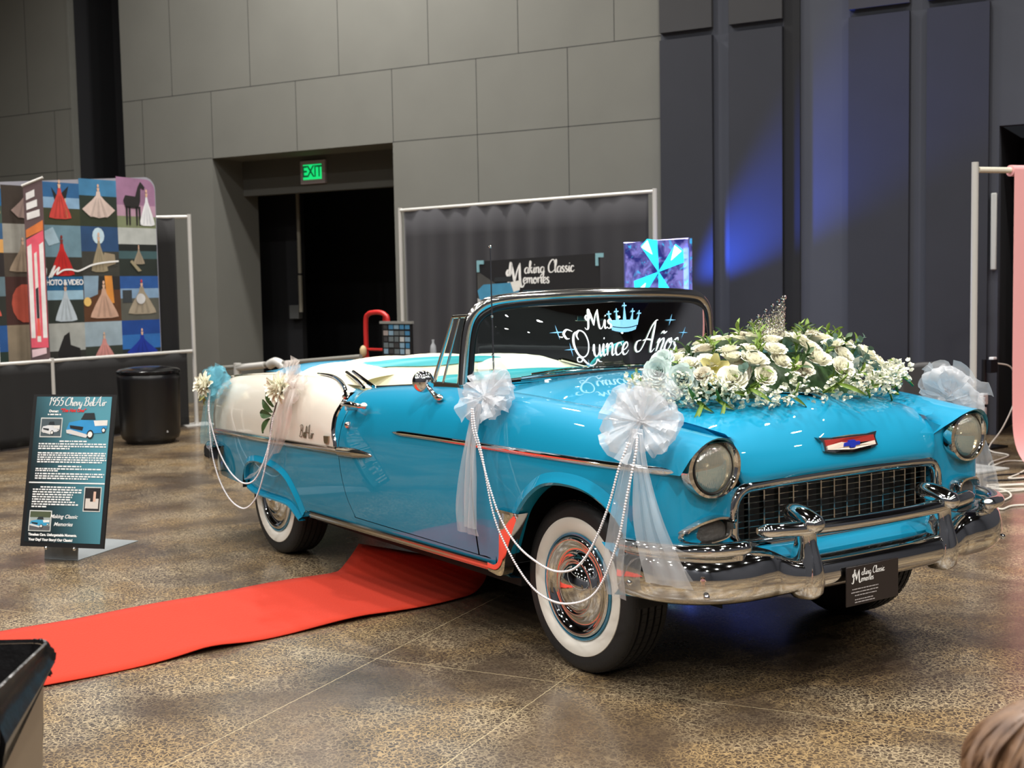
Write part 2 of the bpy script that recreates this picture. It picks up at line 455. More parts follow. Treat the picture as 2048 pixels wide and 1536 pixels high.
# side panel below the crease with the wheel opening
def crease(x): return .868
arch_f = [(-.600, .385), (-.52, .385), (-.417, .35), (-.36, .43), (-.30, .53), (-.251, .612), (-.205, .663), (-.145, .712), (-.072, .752), (.011, .770), (.10, .774), (.19, .768),
          (.271, .748), (.343, .712), (.395, .668), (.43, .61), (.447, .55), (.455, .50), (.50, .49)]
arch_s = cr(arch_f, 4)
def side_panel(bottom, top_fn, nrow=14, ease=1.0, off=0.0):
    G = []
    for p in bottom:
        x, zb = p
        zt = top_fn(x)
        row = []
        for k in range(nrow + 1):
            z = lerp(zt, zb, (k / nrow) ** ease)
            row.append((x, -(side_y(x, z) + off), z))
        G.append(row)
    return G
G = side_panel(arch_s, crease)
fm.grid(G)
def arch_lip(pts, out=.012, turn=.05, width=.02):
    """flared bright edge round a wheel opening"""
    rows = []
    n = len(pts)
    for i, p in enumerate(pts):
        t = np.array(pts[min(i + 1, n - 1)]) - np.array(pts[max(i - 1, 0)]); t = t / (np.linalg.norm(t) or 1)
        nx, nz = -t[1], t[0]                       # away from the opening
        y = side_y(p[0], p[1])
        rows.append([(p[0] + nx * (width + .012), -(side_y(p[0] + nx * (width + .012), p[1] + nz * (width + .012)) + .0005), p[1] + nz * (width + .012)),
                     (p[0] + nx * width * .6, -(y + out * .7), p[1] + nz * width * .6),
                     (p[0] + nx * width * .2, -(y + out), p[1] + nz * width * .2),
                     (p[0] - nx * .004, -(y + out * .6), p[1] - nz * .004),
                     (p[0] - nx * .006, -(y - .02), p[1] - nz * .006),
                     (p[0] - nx * .002, -(y - turn), p[1] - nz * .002)])
    return rows
fm.grid(arch_lip(cr(arch_f[3:17], 4), out=.02, width=.035))

# front face wrapping from the side below the brow to the grille
def plan(z):
    k = min(1, max(0, (.80 - z) / .3))
    return [(.50, side_y(.50, z)), (.555, side_y(.55, z) - .006), (.605, .862), (.640, .826), (.657, .775), (.660 - .01 * k, .715), (.654 - .015 * k, .655), (.636 - .012 * k, .60), (.612, .57), (.585, .555)]
nz = 14
G = []
cN = len(cr(plan(.8), 4))
ztop = tab([(0, .868), (.35, .872), (.62, .885), (.78, .93), (1, .96)])
for j in range(cN):
    u = j / (cN - 1)
    row = []
    for k in range(nz + 1):
        z = lerp(ztop(u), .49, k / nz)
        p = cr(plan(z), 4)[j]
        row.append((p[0], -p[1], z))
    G.append(row)
fm.grid(G)
both(fm, 'front_fender', paint, car)

# ---- hood
CL = [(-.635, 1.142), (-.3, 1.130), (0, 1.115), (.25, 1.098), (.42, 1.078), (.53, 1.045), (.60, .995), (.645, .935), (.672, .880), (.682, .835), (.672, .806)]
EL = [(-.635, .668, 1.066), (-.3, .648, 1.056), (0, .632, 1.046), (.25, .612, 1.030), (.40, .600, 1.013), (.49, .594, .998), (.56, .588, .968), (.605, .58, .925), (.628, .562, .875), (.642, .545, .832), (.645, .530, .800)]
cl = cr(CL, 4); el = cr(EL, 4)
hm = MB(); G = []
nu = 33
for i in range(len(cl)):
    row = []
    t = i / (len(cl) - 1)
    for j in range(nu):
        u = -1 + 2 * j / (nu - 1)
        a = abs(u)
        w = .55 * a ** 2 + .45 * a ** 4.5
        z = lerp(cl[i][1], el[i][2], w)
        x = lerp(cl[i][0], el[i][0], w) - (.19 * (a ** 3) * (1 - t) ** 8)
        bulge = math.exp(-(u / .26) ** 4) * .020 * min(1, max(0, (t - .05) * 6)) * min(1, max(0, (.74 - t) * 5))
        z += bulge
        x += bulge * .35 * (t > .45)
        row.append((x, u * el[i][1], z))
    e0, e1__ = row[0], row[-1]
    row = [(e0[0] - .012 * t, e0[1] - .003, e0[2] - .03)] + row + [(e1__[0] - .012 * t, e1__[1] + .003, e1__[2] - .03)]
    G.append(row)
hm.grid(G)
hood = hm.build('hood', paint, car, solid=.012, solid_off=-1)
gt = MB(); gt.grid([[(x, -(seam_y(x) - d), T(x) - .022 - dz) for d, dz in ((-.008, -.0015), (.0, .002), (.012, .012), (.05, .016))] for x in np.linspace(-.60, .60, 26)])
both(gt, 'hood_gutter', paint, car)

# chrome jet ornament on the nose of the hood
om = MB()
om.tube([(.55, 0, 1.080), (.52, 0, 1.088), (.45, 0, 1.104), (.36, 0, 1.118), (.24, 0, 1.122)], [.004, .013, .020, .016, .004], 12, sy=.7)
for s_ in (-1, 1):
    om.grid([[(.50 - .12 * t, s_ * (.01 + .15 * t), 1.100 + .008 * t), (.40 - .12 * t, s_ * (.01 + .15 * t), 1.112 + .010 * t), (.36 - .10 * t, s_ * (.01 + .15 * t), 1.104 + .010 * t)] for t in (0, .3, .6, 1)])
om.build('hood_ornament', chrome, car, solid=.006)

# ---- cowl between hood and windscreen
BASE = [(0, -.675, 1.136), (.30, -.705, 1.130), (.50, -.765, 1.118), (.65, -.855, 1.104), (.735, -.925, 1.090)]
TOPG = [(0, -.805, 1.478), (.48, -.845, 1.468), (.645, -.878, 1.448), (.70, -.898, 1.415), (.722, -.910, 1.375)]
fbx = tab([(a[0], a[1]) for a in BASE]); fbz = tab([(a[0], a[2]) for a in BASE])
cm = MB(); G = []
for j in range(41):
    y = -.76 + 1.52 * j / 40
    a = min(abs(y), .735)
    x0, z0 = fbx(a), fbz(a)
    G.append([(x0 - .06, y, z0 - .06), (x0 - .01, y, z0 - .012), (x0 + .03, y, z0 - .016 if a < .6 else min(z0 - .014, T(-.8) - .004)), (x0 + .12, y, z0 - .045)])
cm.grid(G)
cm2 = MB()
cm2.grid([[(x, -.655, T(x) - .020), (x, -.70, T(x) - .010), (x, -.75, T(x) - .003), (x, -.775, T(x))] for x in np.linspace(-.60, -1.0, 8)])
cm.build('cowl_panel', paint, car)
both(cm2, 'cowl_shoulder', paint, car)

# ---- door
door_rear = tab([(.385, -1.764), (.50, -1.835), (.70, -1.872), (.82, -1.850), (.885, -1.829), (.94, -1.800), (1.0, -1.785), (1.1, -1.785)])
def door_grid(xf=-.611):
    G = []
    N = 26
    for i in range(N + 1):
        t = i / N
        row = []
        xm = lerp(-1.79, xf, t)
        tt = T(xm)
        zs = [tt - .03, tt - .004] + [tt - s_ for s_ in (0, .004, .010, .018, .03, .045, .065, .09, .12, .155, .20)] + [lerp(tt - .20, .385, k / 12) for k in range(1, 13)]
        for q, z in enumerate(zs):
            x = lerp(door_rear(z), xf, t)
            if q == 0: y = .735
            elif q == 1: y = .745
            elif q == 2: y = .765
            else: y = side_y(x, z) if q < 14 else min(base_y(z), side_y(x, z))
            row.append((x, -y, z))
        G.append(row)
    return G
dm = MB(); dm.grid(door_grid())
doorR, doorL = both(dm, 'door', paint, car, solid=.0)
# interior trim panel of each door
tm = MB()
G = [[(x, -.735, T(x) - .018), (x, -.715, T(x) - .012), (x, -.70, T(x) - .03), (x, -.69, .80), (x, -.70, .45)] for x in np.linspace(-1.78, -.68, 14)]
tm.grid(G)
for d in (doorR, doorL):
    (tm if d is doorR else tm.mirror()).build('door_trim_panel', leather, d)
# door handle and lock of the right door
hd = MB()
hx0, hx1, hz = -1.775, -1.555, .968
hd.tube([(hx0, -.945, hz - .003), (hx0 + .03, -.962, hz), (lerp(hx0, hx1, .5), -.968, hz + .004), (hx1 - .02, -.958, hz), (hx1, -.935, hz - .002)], [.010, .016, .018, .016, .010], 12, sy=.75)
hd.sphere((hx1 - .02, -.935, hz), .022, 12, (1.3, .8, .8))
hd.sphere((hx0 + .055, -.94, hz - .005), .022, 12, (1, .9, .9))
hd.cyl((hx0 + .06, -.90, hz - .02), (hx0 + .06, -.965, hz - .02), .014, .012, 14)
hd.build('door_handle', chrome, doorR)
hd.mirror().build('door_handle', chrome, doorL)
lk = MB(); lk.lathe([(0, -.947), (.010, -.946), (.016, -.941), (.018, -.93), (.018, -.91)], (-1.765, 0, .858), 'y', 20)
lk.build('door_lock', chrome, doorR)

# ---- inner shell: keeps gaps dark and closes the body
im = MB()
G = [[(x, -(side_y(x, z) - .022), z) for z in np.linspace(T(x) - .06, .34, 12)] for x in np.linspace(-2.38, -.44, 40)]
im.grid(G)
both(im, 'inner_body_shell', underbody_m, car)
# sill
sm_ = MB()
G = []
for x in np.linspace(-2.40, -.42, 40):
    G.append([(x, -(side_y(x, .381) + 0.0), .381), (x, -(side_y(x, .36)), .36), (x, -(side_y(x, .335) - .004), .335), (x, -.86, .31), (x, -.80, .30)])
sm_.grid(G)
both(sm_, 'sill_panel', paint, car)

# ---- rear quarter
ztrim = tab([(-3.8, .655), (-3.53, .672), (-1.92, .714), (-1.5, .728)])
def front_q(z):          # leading edge of the ivory area
    return tab([(.60, -1.915), (.747, -1.915), (.81, -1.940), (.89, -1.944), (.956, -1.925), (1.0, -1.935), (1.03, -1.99), (1.07, -2.10)])(z)
XR = -3.70
qm = MB(); G = []
N = 40
for i in range(N + 1):
    t = i / N
    row = []
    for q, s_ in enumerate([-2, -1, 0, .004, .010, .018, .03, .045, .065, .09, .12, .155, .20] + [.2 + .16 * k / 6 for k in range(1, 7)]):
        xm = lerp(XR, -1.99, t)
        tt = T(xm)
        if q == 0: z, y = tt - .012, .60
        elif q == 1: z, y = tt - .002, .70
        elif q == 2: z, y = tt, .775
        else: z = tt - s_ if s_ <= .2 else lerp(tt - .2, ztrim(xm), (s_ - .2) / .16)
        x = lerp(XR, max(-1.99, front_q(z)) if q > 2 else -2.02, t)
        if q > 2: y = side_y(x, z)
        row.append((x, -y, z))
    G.append(row)
qm.grid(G)
qr, ql = both(qm, 'upper_quarter_panel', ivory, car)
# blue strip between the chrome divider and the door seam
bq = MB(); G = []
for k in range(24):
    z = lerp(T(-1.86) , .70, k / 23)
    xa, xb = max(front_q(z), -1.99) - .01, door_rear(z) - .005
    G.append([(lerp(xa, xb, q / 6), -side_y(lerp(xa, xb, q / 6), z), z) for q in range(7)])
bq.grid(G)
bq.grid([[(x, -.775, T(x)), (x, -.74, T(x) - .004), (x, -.70, T(x) - .03)] for x in np.linspace(-2.0, -1.79, 8)])
# lower quarter with its wheel opening
arch_r = [(-3.19, .372), (-3.195, .41), (-3.18, .455), (-3.146, .50), (-3.08, .530), (-2.98, .545), (-2.86, .547), (-2.72, .538), (-2.62, .518), (-2.545, .483), (-2.49, .43), (-2.445, .37), (-2.415, .31), (-2.40, .30)]
low = [(-3.71, .376), (-3.6, .374), (-3.4, .372), (-3.25, .371)] + arch_r[:]
lows = cr(low, 4)
def qtop(x): return ztrim(x) if x < -1.9 else ztrim(x)
bq.grid(side_panel(lows, qtop, 12))
# forward part of the lower quarter up to the door seam
G = []
for k in range(13):
    z = lerp(ztrim(-2.1), .335, k / 12)
    xa = -2.40 + (.0 if z < .6 else 0)
    xb = door_rear(max(z, .386)) - .005
    G.append([(lerp(xa, xb, q / 8), -side_y(lerp(xa, xb, q / 8), z if z > .34 else .335), z) for q in range(9)])
bq.grid(G)
bq.grid(arch_lip(cr(arch_r[1:], 4), out=.018, width=.025))
both(bq, 'lower_quarter_panel', paint, car)
# fender skirt in the opening with a bright flared lower lip
ks = MB()
skb = cr([(-3.185, .385), (-3.10, .366), (-2.95, .362), (-2.75, .362), (-2.64, .360), (-2.575, .350), (-2.53, .325), (-2.495, .300), (-2.47, .285)], 4)
atop = tab([(-3.2, .44), (-3.146, .50), (-3.08, .530), (-2.98, .545), (-2.86, .547), (-2.72, .538), (-2.62, .518), (-2.545, .483), (-2.49, .43), (-2.44, .36)])
G = []
for x, zb in skb:
    zt = atop(x) - .006
    G.append([(x, -(side_y(x, lerp(zt, zb, k / 8)) - .014), lerp(zt, zb, k / 8)) for k in range(9)])
    y = side_y(x, zb)
    G[-1] += [(x, -(y + .012), zb - .012), (x, -(y + .012), zb - .022), (x, -(y - .03), zb - .024)]
    G[-1][7] = (x, -(side_y(x, zb + .02) - .008), zb + .018)
ks.grid(G)
both(ks, 'fender_skirt', paint, car)

# ---- tail
tl = MB(); G = []
for k in range(16):
    z = lerp(T(XR), .376, k / 15)
    y = side_y(XR, z)
    lean = .10 * max(0, (z - .62)) / .4
    G.append([(XR, -y, z), (XR - .06, -(y - .012), z), (XR - .10 + lean * .2, -(y - .05), z), (XR - .12, -(y - .15), z), (XR - .13, -.4, z), (XR - .13, 0, z)])
tl.grid(G)
tl.cur = 0
both(tl, 'tail_panel', [ivory], car)
tb = MB()
tb.grid([[(x, y, T(max(x, -3.7)) - .012 + .02 * (1 - (y / .62) ** 2) - max(0, -3.55 - x) * .5 * (1)) for y in np.linspace(-.62, .62, 13)] for x in np.linspace(-3.78, -2.95, 12)])
tb.build('trunk_lid', ivory, car)
# ribbed tail lamp trim and rear bumper end
rb = MB()
for k in range(6):
    z = .662 - .016 * k
    rb.box((-3.745, -.862, z), (.05, .06, .009))
rb.box((-3.765, -.845, .62), (.03, .05, .10))
both(rb, 'tail_light', chrome, car)
bp = MB(); G = []
for (x, y) in cr([(-3.56, .905), (-3.68, .915), (-3.80, .905), (-3.89, .86), (-3.94, .75), (-3.96, .5), (-3.97, 0)], 5):
    nx, ny = (0, 1) if x > -3.7 else ((-.7, .7) if y > .8 else (-1, 0))
    G.append([(x + nx * d, -(y + ny * d), z) for d, z in [(-.02, .585), (.0, .58), (.02, .55), (.028, .48), (.02, .41), (0, .375), (-.02, .37)]])
bp.grid(G)
both(bp, 'rear_bumper', chrome, car)

# ---- underbody, wheel housings
um = MB()
um.box((-1.42, 0, .29), (2.0, 1.62, .05)); um.box((-1.7, 0, .27), (3.2, .5, .06))
um.box((-.05, 0, .60), (.9, .9, .25)); um.box((-3.15, 0, .42), (.95, 1.5, .08))
um.box((0, 0, .30), (.10, 1.3, .06)); um.cyl((-2.921, -.7, .345), (-2.921, .7, .345), .04)
um.sphere((-2.921, 0, .345), .14, 12)
um.build('underbody', underbody_m, car)
for xc, zt, yin in ((0, .80, .50), (-2.85, .60, .50)):
    wh = MB()
    G = []
    for k in range(19):
        q = PI * k / 18
        x, z = xc - .47 * math.cos(q) * (1 if xc == 0 else .82), .36 + (zt - .36) * math.sin(q) ** .7
        G.append([(x, -.905 + .0, z), (x, -yin, z)])
    wh.grid(G)
    wh.add([(xc - .5, -yin, .3), (xc + .48, -yin, .3), (xc + .48, -yin, zt), (xc - .5, -yin, zt)], [[0, 1, 2, 3]])
    both(wh, 'wheel_housing', underbody_m, car)
fw = MB(); fw.box((-.62, 0, .66), (.03, 1.5, .64)); fw.build('firewall', underbody_m, car)

# ---- wheels
def wheel(x, s):
    w = bpy.data.objects.new('wheel', None); COL.objects.link(w); w.parent = car; w.location = (x, s * .735, .3455)
    w.empty_display_size = .1
    if s > 0: w.rotation_euler = (0, 0, PI)
    # local: axle along y, outer face at -y
    t = MB()
    prof = [(.205, .085), (.25, .098), (.30, .104), (.325, .098), (.337, .086), (.342, .078), (.345, .06)]
    out = [(.205, -.080), (.222, -.088), (.226, -.0885)]
    t.lathe([(.2, .08)] + prof + [(.345, .056), (.337, .055), (.337, .047), (.3455, .046), (.3458, .022), (.337, .021), (.337, .013), (.346, .012), (.346, -.012), (.337, -.013), (.337, -.021), (.3458, -.022),
                             (.3455, -.046), (.337, -.047), (.337, -.055), (.345, -.056), (.344, -.070), (.339, -.082), (.330, -.092), (.317, -.0975), (.300, -.1005), (.279, -.1005), (.277, -.098)], ax='y', n=72)
    t.build('tyre', rubber, w, local=True)
    tr = MB()
    for k in range(64):
        q = 2 * PI * k / 64
        for (yy, wy, rt_) in ((-.066, .018, .3415), (-.034, .022, .3445), (0, .022, .3445), (.034, .022, .3445), (.064, .018, .3420)):
            qq = q + (.35 * (yy + .07))
            Rm = Matrix.Rotation(-qq, 3, 'Y') @ Matrix.Rotation(.45, 3, 'X').to_3x3()
            tr.box((rt_ * math.cos(qq), yy, rt_ * math.sin(qq)), (.005, wy, .024), Matrix.Rotation(-qq, 3, 'Y'))
    tr.build('tread', rubber, w, local=True, smooth=False)
    ww = MB(); ww.lathe([(.278, -.0985), (.276, -.1015), (.262, -.1035), (.235, -.100), (.218, -.0925), (.212, -.088)], ax='y', n=72)
    ww.build('whitewall_band', whitewall_m, w, local=True)
    rm = MB(); rm.lathe([(.213, -.089), (.216, -.095), (.213, -.099), (.206, -.098), (.201, -.090), (.199, -.078)], ax='y', n=72)
    rm.build('rim', mat('teal_rim', (20, 118, 150), .25, 0, coat=1), w, local=True)
    hc = MB()
    hc.lathe([(.200, -.082), (.202, -.096), (.197, -.104), (.186, -.106), (.176, -.098), (.166, -.088), (.150, -.083), (.136, -.086), (.124, -.097), (.117, -.108), (.110, -.111), (.103, -.106), (.099, -.100), (.097, -.104),
              (.090, -.118), (.070, -.132), (.045, -.141), (.020, -.145), (0, -.146)], ax='y', n=72)
    cap = hc.build('hubcap', chrome, w, local=True, angle=60)
    ht = MB(); ht.lathe([(.121, -.1025), (.1195, -.1055), (.118, -.1055)], ax='y', n=48)
    em = MB(); V, F, wd_ = script_mesh('a', .03)
    return w
for x in (0, -2.921):
    for s in (-1, 1): wheel(x, s)

# ---- chrome side trim
def strip(pts, hw, parent, name, m=chrome, depth=.012, lab=None):
    """pts (x, z); raised pointed strip following the side"""
    P = cr(pts, 6); n = len(P); G = []
    for i, (x, z) in enumerate(P):
        e = min(1, .15 + min(i, n - 1 - i) * .28) if hw > .012 else 1
        h = (hw if not callable(hw) else hw(x)) * e
        y = side_y(x, z)
        G.append([(x, -(side_y(x, z + h) - .001), z + h), (x, -(y + depth * .35 * e), z + h * .85), (x, -(y + depth * e), z + h * .30), (x, -(y + depth * .75 * e), z - h * .2), (x, -(y + depth * .55 * e), z - h * .8), (x, -(side_y(x, z - h) - .001), z - h)])
    s = MB(); s.grid(G)
    return s
s1 = strip([(-1.31, .861), (-1.0, .866), (-.69, .869)], .0125, car, 'x'); 
# the door piece, then the fender piece
def half_strip(pts, hw, taper0, taper1, depth=.013):
    P = cr(pts, 8); n = len(P); G = []
    for i, (x, z) in enumerate(P):
        t = i / (n - 1)
        e = 1.0
        if taper0: e = min(e, .12 + (t * 6) ** .6 if t * 6 < 1 else 1)
        if taper1: e = min(e, .12 + ((1 - t) * taper1) ** .6 if (1 - t) * taper1 < 1 else 1)
        e = min(e, 1)
        h = hw * e; y = side_y(x, z)
        G.append([(x, -(side_y(x, z + h) - .001), z + h), (x, -(y + depth * .5 * e), z + h * .8), (x, -(y + depth * e), z + h * .25), (x, -(y + depth * .9 * e), z - h * .1), (x, -(y + depth * .5 * e), z - h * .75), (x, -(side_y(x, z - h) - .001), z - h)])
    s = MB(); s.grid(G); return s
both(half_strip([(-1.305, .861), (-1.0, .866), (-.617, .870)], .013, True, 0), 'side_moulding', chrome, car)
both(half_strip([(-.598, .870), (-.475, .870), (0, .874), (.444, .877), (.645, .876)], .014, False, 8), 'side_moulding', chrome, car)
both(half_strip([(-3.70, .663), (-3.2, .682), (-2.5, .700), (-1.92, .714), (-1.876, .7145)], .019, False, 0, .02), 'side_moulding', chrome_dull, car)
both(half_strip([(-1.868, .715), (-1.70, .722), (-1.51, .728)], .026, False, 1.6, .022), 'side_moulding', chrome_dull, car)
# curved chrome divider in front of the ivory area
dv = MB(); G = []
for z in list(np.linspace(.735, .95, 12)) + [.975, .995, 1.008]:
    xc = front_q(z) + .012
    w_ = .011 + .006 * max(0, (z - .75) / .25)
    y = side_y(xc, z)
    G.append([(xc - w_ - .006, -(y - .002), z), (xc - w_, -(y + .010), z), (xc, -(y + .014), z), (xc + w_, -(y + .008), z), (xc + w_ + .004, -(y - .002), z)])
dv.grid(G)
both(dv, 'divider_moulding', chrome, car)
# belt mouldings at the rear of the cockpit
bm_ = MB()
bm_.tube(cr([(-2.75, -.70, 1.062), (-2.45, -.735, 1.074), (-2.25, -.76, 1.070), (-2.08, -.80, 1.050), (-1.97, -.835, 1.018), (-1.93, -.865, .985)], 6), [.006] * 5 + [.011] * 26, 8, sy=.8)
bm_.tube(cr([(-2.14, -.70, 1.098), (-1.95, -.735, 1.066), (-1.80, -.76, 1.040)], 4), .010, 8)
bm_.tube(cr([(-2.19, -.715, 1.094), (-2.0, -.755, 1.066), (-1.86, -.785, 1.034)], 4), .009, 8)
both(bm_, 'belt_moulding', chrome, car)
bl2 = MB(); bl2.tube(cr([(-1.78, -.752, 1.040), (-1.24, -.752, 1.080), (-1.0, -.752, 1.087)], 6), .006, 8)
both(bl2, 'window_channel_moulding', black, car)

# ---- rocker moulding (three bright ribs) and gravel shield
rk = MB(); G = []
for x in np.linspace(-2.31, -.515, 30):
    z0 = lerp(.326, .350, (x + 2.31) / 1.795)
    y = side_y(x, z0)
    G.append([(x, -(y - .004), z0 + .021), (x, -(y + .012), z0 + .017), (x, -(y + .014), z0 + .010), (x, -(y + .006), z0 + .006), (x, -(y + .014), z0 + .001), (x, -(y + .014), z0 - .008), (x, -(y + .006), z0 - .012), (x, -(y + .012), z0 - .017), (x, -(y - .010), z0 - .021)])
rk.grid(G)
both(rk, 'rocker_moulding', chrome_dull, car)
gs = MB()
Lf = cr([(-.520, .372), (-.47, .372), (-.432, .40), (-.415, .46), (-.405, .53), (-.398, .612)], 6)
Rt = cr([(-.52, .330), (-.44, .322), (-.400, .345), (-.362, .42), (-.30, .52), (-.232, .618)], 6)
G = []
for a, b in zip(Lf, Rt):
    ya, yb = side_y(a[0], a[1]), side_y(b[0], b[1])
    m_ = (a + b) / 2
    G.append([(a[0], -(ya + .001), a[1]), (lerp(a[0], b[0], .12), -(ya + .016), lerp(a[1], b[1], .12)), (m_[0], -(side_y(*m_) + .020), m_[1]), (lerp(a[0], b[0], .75), -(yb + .022), lerp(a[1], b[1], .75)), (b[0] + .002, -(yb + .020), b[1]), (b[0] + .002, -(yb - .03), b[1])])
gs.grid(G)
gs.box((-.315, -.94, .612), (.17, .02, .012))
both(gs, 'gravel_shield', chrome, car)

# ---- headlights
def headlight(s):
    h = bpy.data.objects.new('headlight', None); COL.objects.link(h); h.parent = car; h.location = (.690, s * .722, .884); h.empty_display_size = .05
    b = MB()
    # chrome bezel, wider to the outside and below
    G = []
    for k in range(48):
        q = 2 * PI * k / 48
        oy, oz = math.cos(q), math.sin(q)            # oy > 0 is outboard
        ro = .108 + .016 * abs(oy) ** 1.5 - .012 * max(0, oz) ** 2
        ex = .018 * max(0, oz) - .012 * max(0, oy)
        row = []
        for r_, xx in [(ro, -.045), (ro, -.018), (ro * .985, -.006), (lerp(ro, .092, .55), -.004), (.094, -.016), (.0925, -.028), (.091, -.03)]:
            row.append((xx + ex * .6, s * oy * r_, oz * r_))
        G.append(row)
    b.grid(G, cu=True)
    b.build('headlight_bezel', chrome, h, local=True)
    rf = MB(); rf.lathe([(.090, -.030), (.075, -.055), (.05, -.078), (.02, -.088), (0, -.09)], ax='x', n=40)
    rf.sphere((-.055, 0, 0), .014, 10)
    rf.build('reflector', mat('lamp_reflector', (240, 234, 212), .20, 1.0), h, local=True)
    l = MB(); l.lathe([(.091, -.030), (.088, -.016), (.075, -.004), (.055, .004), (.03, .009), (0, .010)], ax='x', n=48)
    l.build('headlight_lens', lens_m, h, local=True)
    rg = MB(); rg.tube([(-.020, .0915 * math.cos(2 * PI * k / 40), .0915 * math.sin(2 * PI * k / 40)) for k in range(40)], .0045, 6, closed=True)
    rg.build('lens_gasket', black, h, local=True)
lens_m = bpy.data.materials.new('ribbed_headlight_glass'); lens_m.use_nodes = True
nt = lens_m.node_tree; nt.nodes.clear()
o_ = nt.nodes.new('ShaderNodeOutputMaterial'); tr_ = nt.nodes.new('ShaderNodeBsdfTransparent'); tr_.inputs[0].default_value = (.93, .90, .80, 1)
gl_ = nt.nodes.new('ShaderNodeBsdfGlossy'); gl_.inputs['Roughness'].default_value = .06
rf_ = nt.nodes.new('ShaderNodeBsdfRefraction'); rf_.inputs['IOR'].default_value = 1.25; rf_.inputs['Color'].default_value = (.93, .90, .80, 1)
tc_ = nt.nodes.new('ShaderNodeTexCoord'); wv = nt.nodes.new('ShaderNodeTexWave'); wv.wave_type = 'BANDS'; wv.bands_direction = 'Y'; wv.inputs['Scale'].default_value = 45
bp_ = nt.nodes.new('ShaderNodeBump'); bp_.inputs['Strength'].default_value = .35; bp_.inputs['Distance'].default_value = .004
nt.links.new(tc_.outputs['Object'], wv.inputs['Vector']); nt.links.new(wv.outputs['Fac'], bp_.inputs['Height'])
for g_ in (gl_, rf_): nt.links.new(bp_.outputs[0], g_.inputs['Normal'])
df_ = nt.nodes.new('ShaderNodeBsdfDiffuse'); df_.inputs[0].default_value = (.80, .76, .60, 1)
ma = nt.nodes.new('ShaderNodeMixShader'); ma.inputs[0].default_value = .30
nt.links.new(tr_.outputs[0], ma.inputs[1]); nt.links.new(df_.outputs[0], ma.inputs[2])
mb_ = nt.nodes.new('ShaderNodeMixShader'); mb_.inputs[0].default_value = .30
nt.links.new(ma.outputs[0], mb_.inputs[1]); nt.links.new(gl_.outputs[0], mb_.inputs[2]); nt.links.new(mb_.outputs[0], o_.inputs[0])
for s in (-1, 1): headlight(s)

# ---- parking lights
def parking(s):
    out = [(a, b + .010) for a, b in cr([(.845, .615), (.850, .640), (.835, .662), (.79, .688), (.73, .702), (.675, .698), (.645, .680), (.637, .650), (.645, .618), (.70, .605), (.78, .603)], 5, closed=True)]
    cy, cz = .725, .655
    def px(y, z):                      # follow the fender face
        return .655 - max(0, (y - .74)) ** 1.5 * 1.5
    b = MB(); G = []
    for (y, z) in out:
        row = []
        for k, (sc_, dx) in enumerate([(1.0, -.02), (1.0, .012), (.95, .024), (.86, .024), (.80, .010), (.79, -.004)]):
            yy, zz = cy + (y - cy) * sc_, cz + (z - cz) * (sc_ if k < 3 else sc_ - (0.05 if z > cz else 0))
            row.append((px(yy, zz) + dx + (.02 if z > cz and 0 < k < 4 else 0), s * yy, zz))
        G.append(row)
    b.grid(G, cu=True)
    o = b.build('parking_light', chrome, car)
    l = MB(); rings = []
    for sc_, dx in [(.80, .0), (.74, .010), (.5, .016), (.2, .018), (.01, .018)]:
        rings.append([(px(cy + (y - cy) * sc_, cz) + dx, s * (cy + (y - cy) * sc_), cz - .004 + (z - cz) * (sc_ - .04 if sc_ > .1 else sc_)) for y, z in out])
    l.grid(rings, cv=True)
    l.build('parking_lens', mat('smoked_lamp_lens', (92, 88, 84), .3, noise=(60, .3, .5)), o, label='smoky grey lamp lens')
for s in (-1, 1): parking(s)

# ---- grille
def superel(hw, z0, z1, r, n=6, topbow=.012):
    pts = []
    for cy, cz, a0 in ((hw - r, z1 - r, 0), (-(hw - r), z1 - r, 90), (-(hw - r * .6), z0 + r * .6, 180), (hw - r * .6, z0 + r * .6, 270)):
        rr = r if a0 < 180 else r * .6
        for k in range(n + 1):
            q = math.radians(a0 + 90 * k / n)
            pts.append((cy + rr * math.cos(q), cz + rr * math.sin(q)))
        if a0 == 0:
            pts += [(y, z1 + topbow * (1 - (y / hw) ** 2)) for y in np.linspace(hw - r, -(hw - r), 9)[1:-1]]
        if a0 == 180: pts += [(y, z0) for y in np.linspace(-(hw - r), hw - r, 7)[1:-1]]
    return pts
def gx(y): return .655 - .03 * (y / .55) ** 2
pts = superel(.585, .572, .792, .085)
gb = MB(); gb.tube([(gx(y), y, z) for y, z in pts], .0255, 12, closed=True)
gb.build('grille_surround', chrome, car)
gm = MB()
by = [-.498, -.418, -.345, -.271, -.196, -.124, -.056, .013, .078, .144, .209, .271, .329, .39, .452]
for y in np.linspace(-.505, .505, 15):
    z1 = .790 - .10 * max(0, abs(y) - .47)
    gm.box((gx(y) - .012, y, (.575 + z1) / 2), (.022, .0065, z1 - .575))
for k in range(9):
    z = .588 + .0225 * k
    gm.tube([(gx(y) - .022, y, z) for y in np.linspace(-.565, .565, 11)], .0018, 5)
gm.build('grille_bars', chrome_dull, car, smooth=False)
rd = MB(); rd.box((.50, 0, .66), (.03, 1.12, .30)); rd.box((.57, 0, .545), (.16, 1.12, .02))
rd.build('radiator', mat('radiator_black', (9, 9, 10), .6), car)

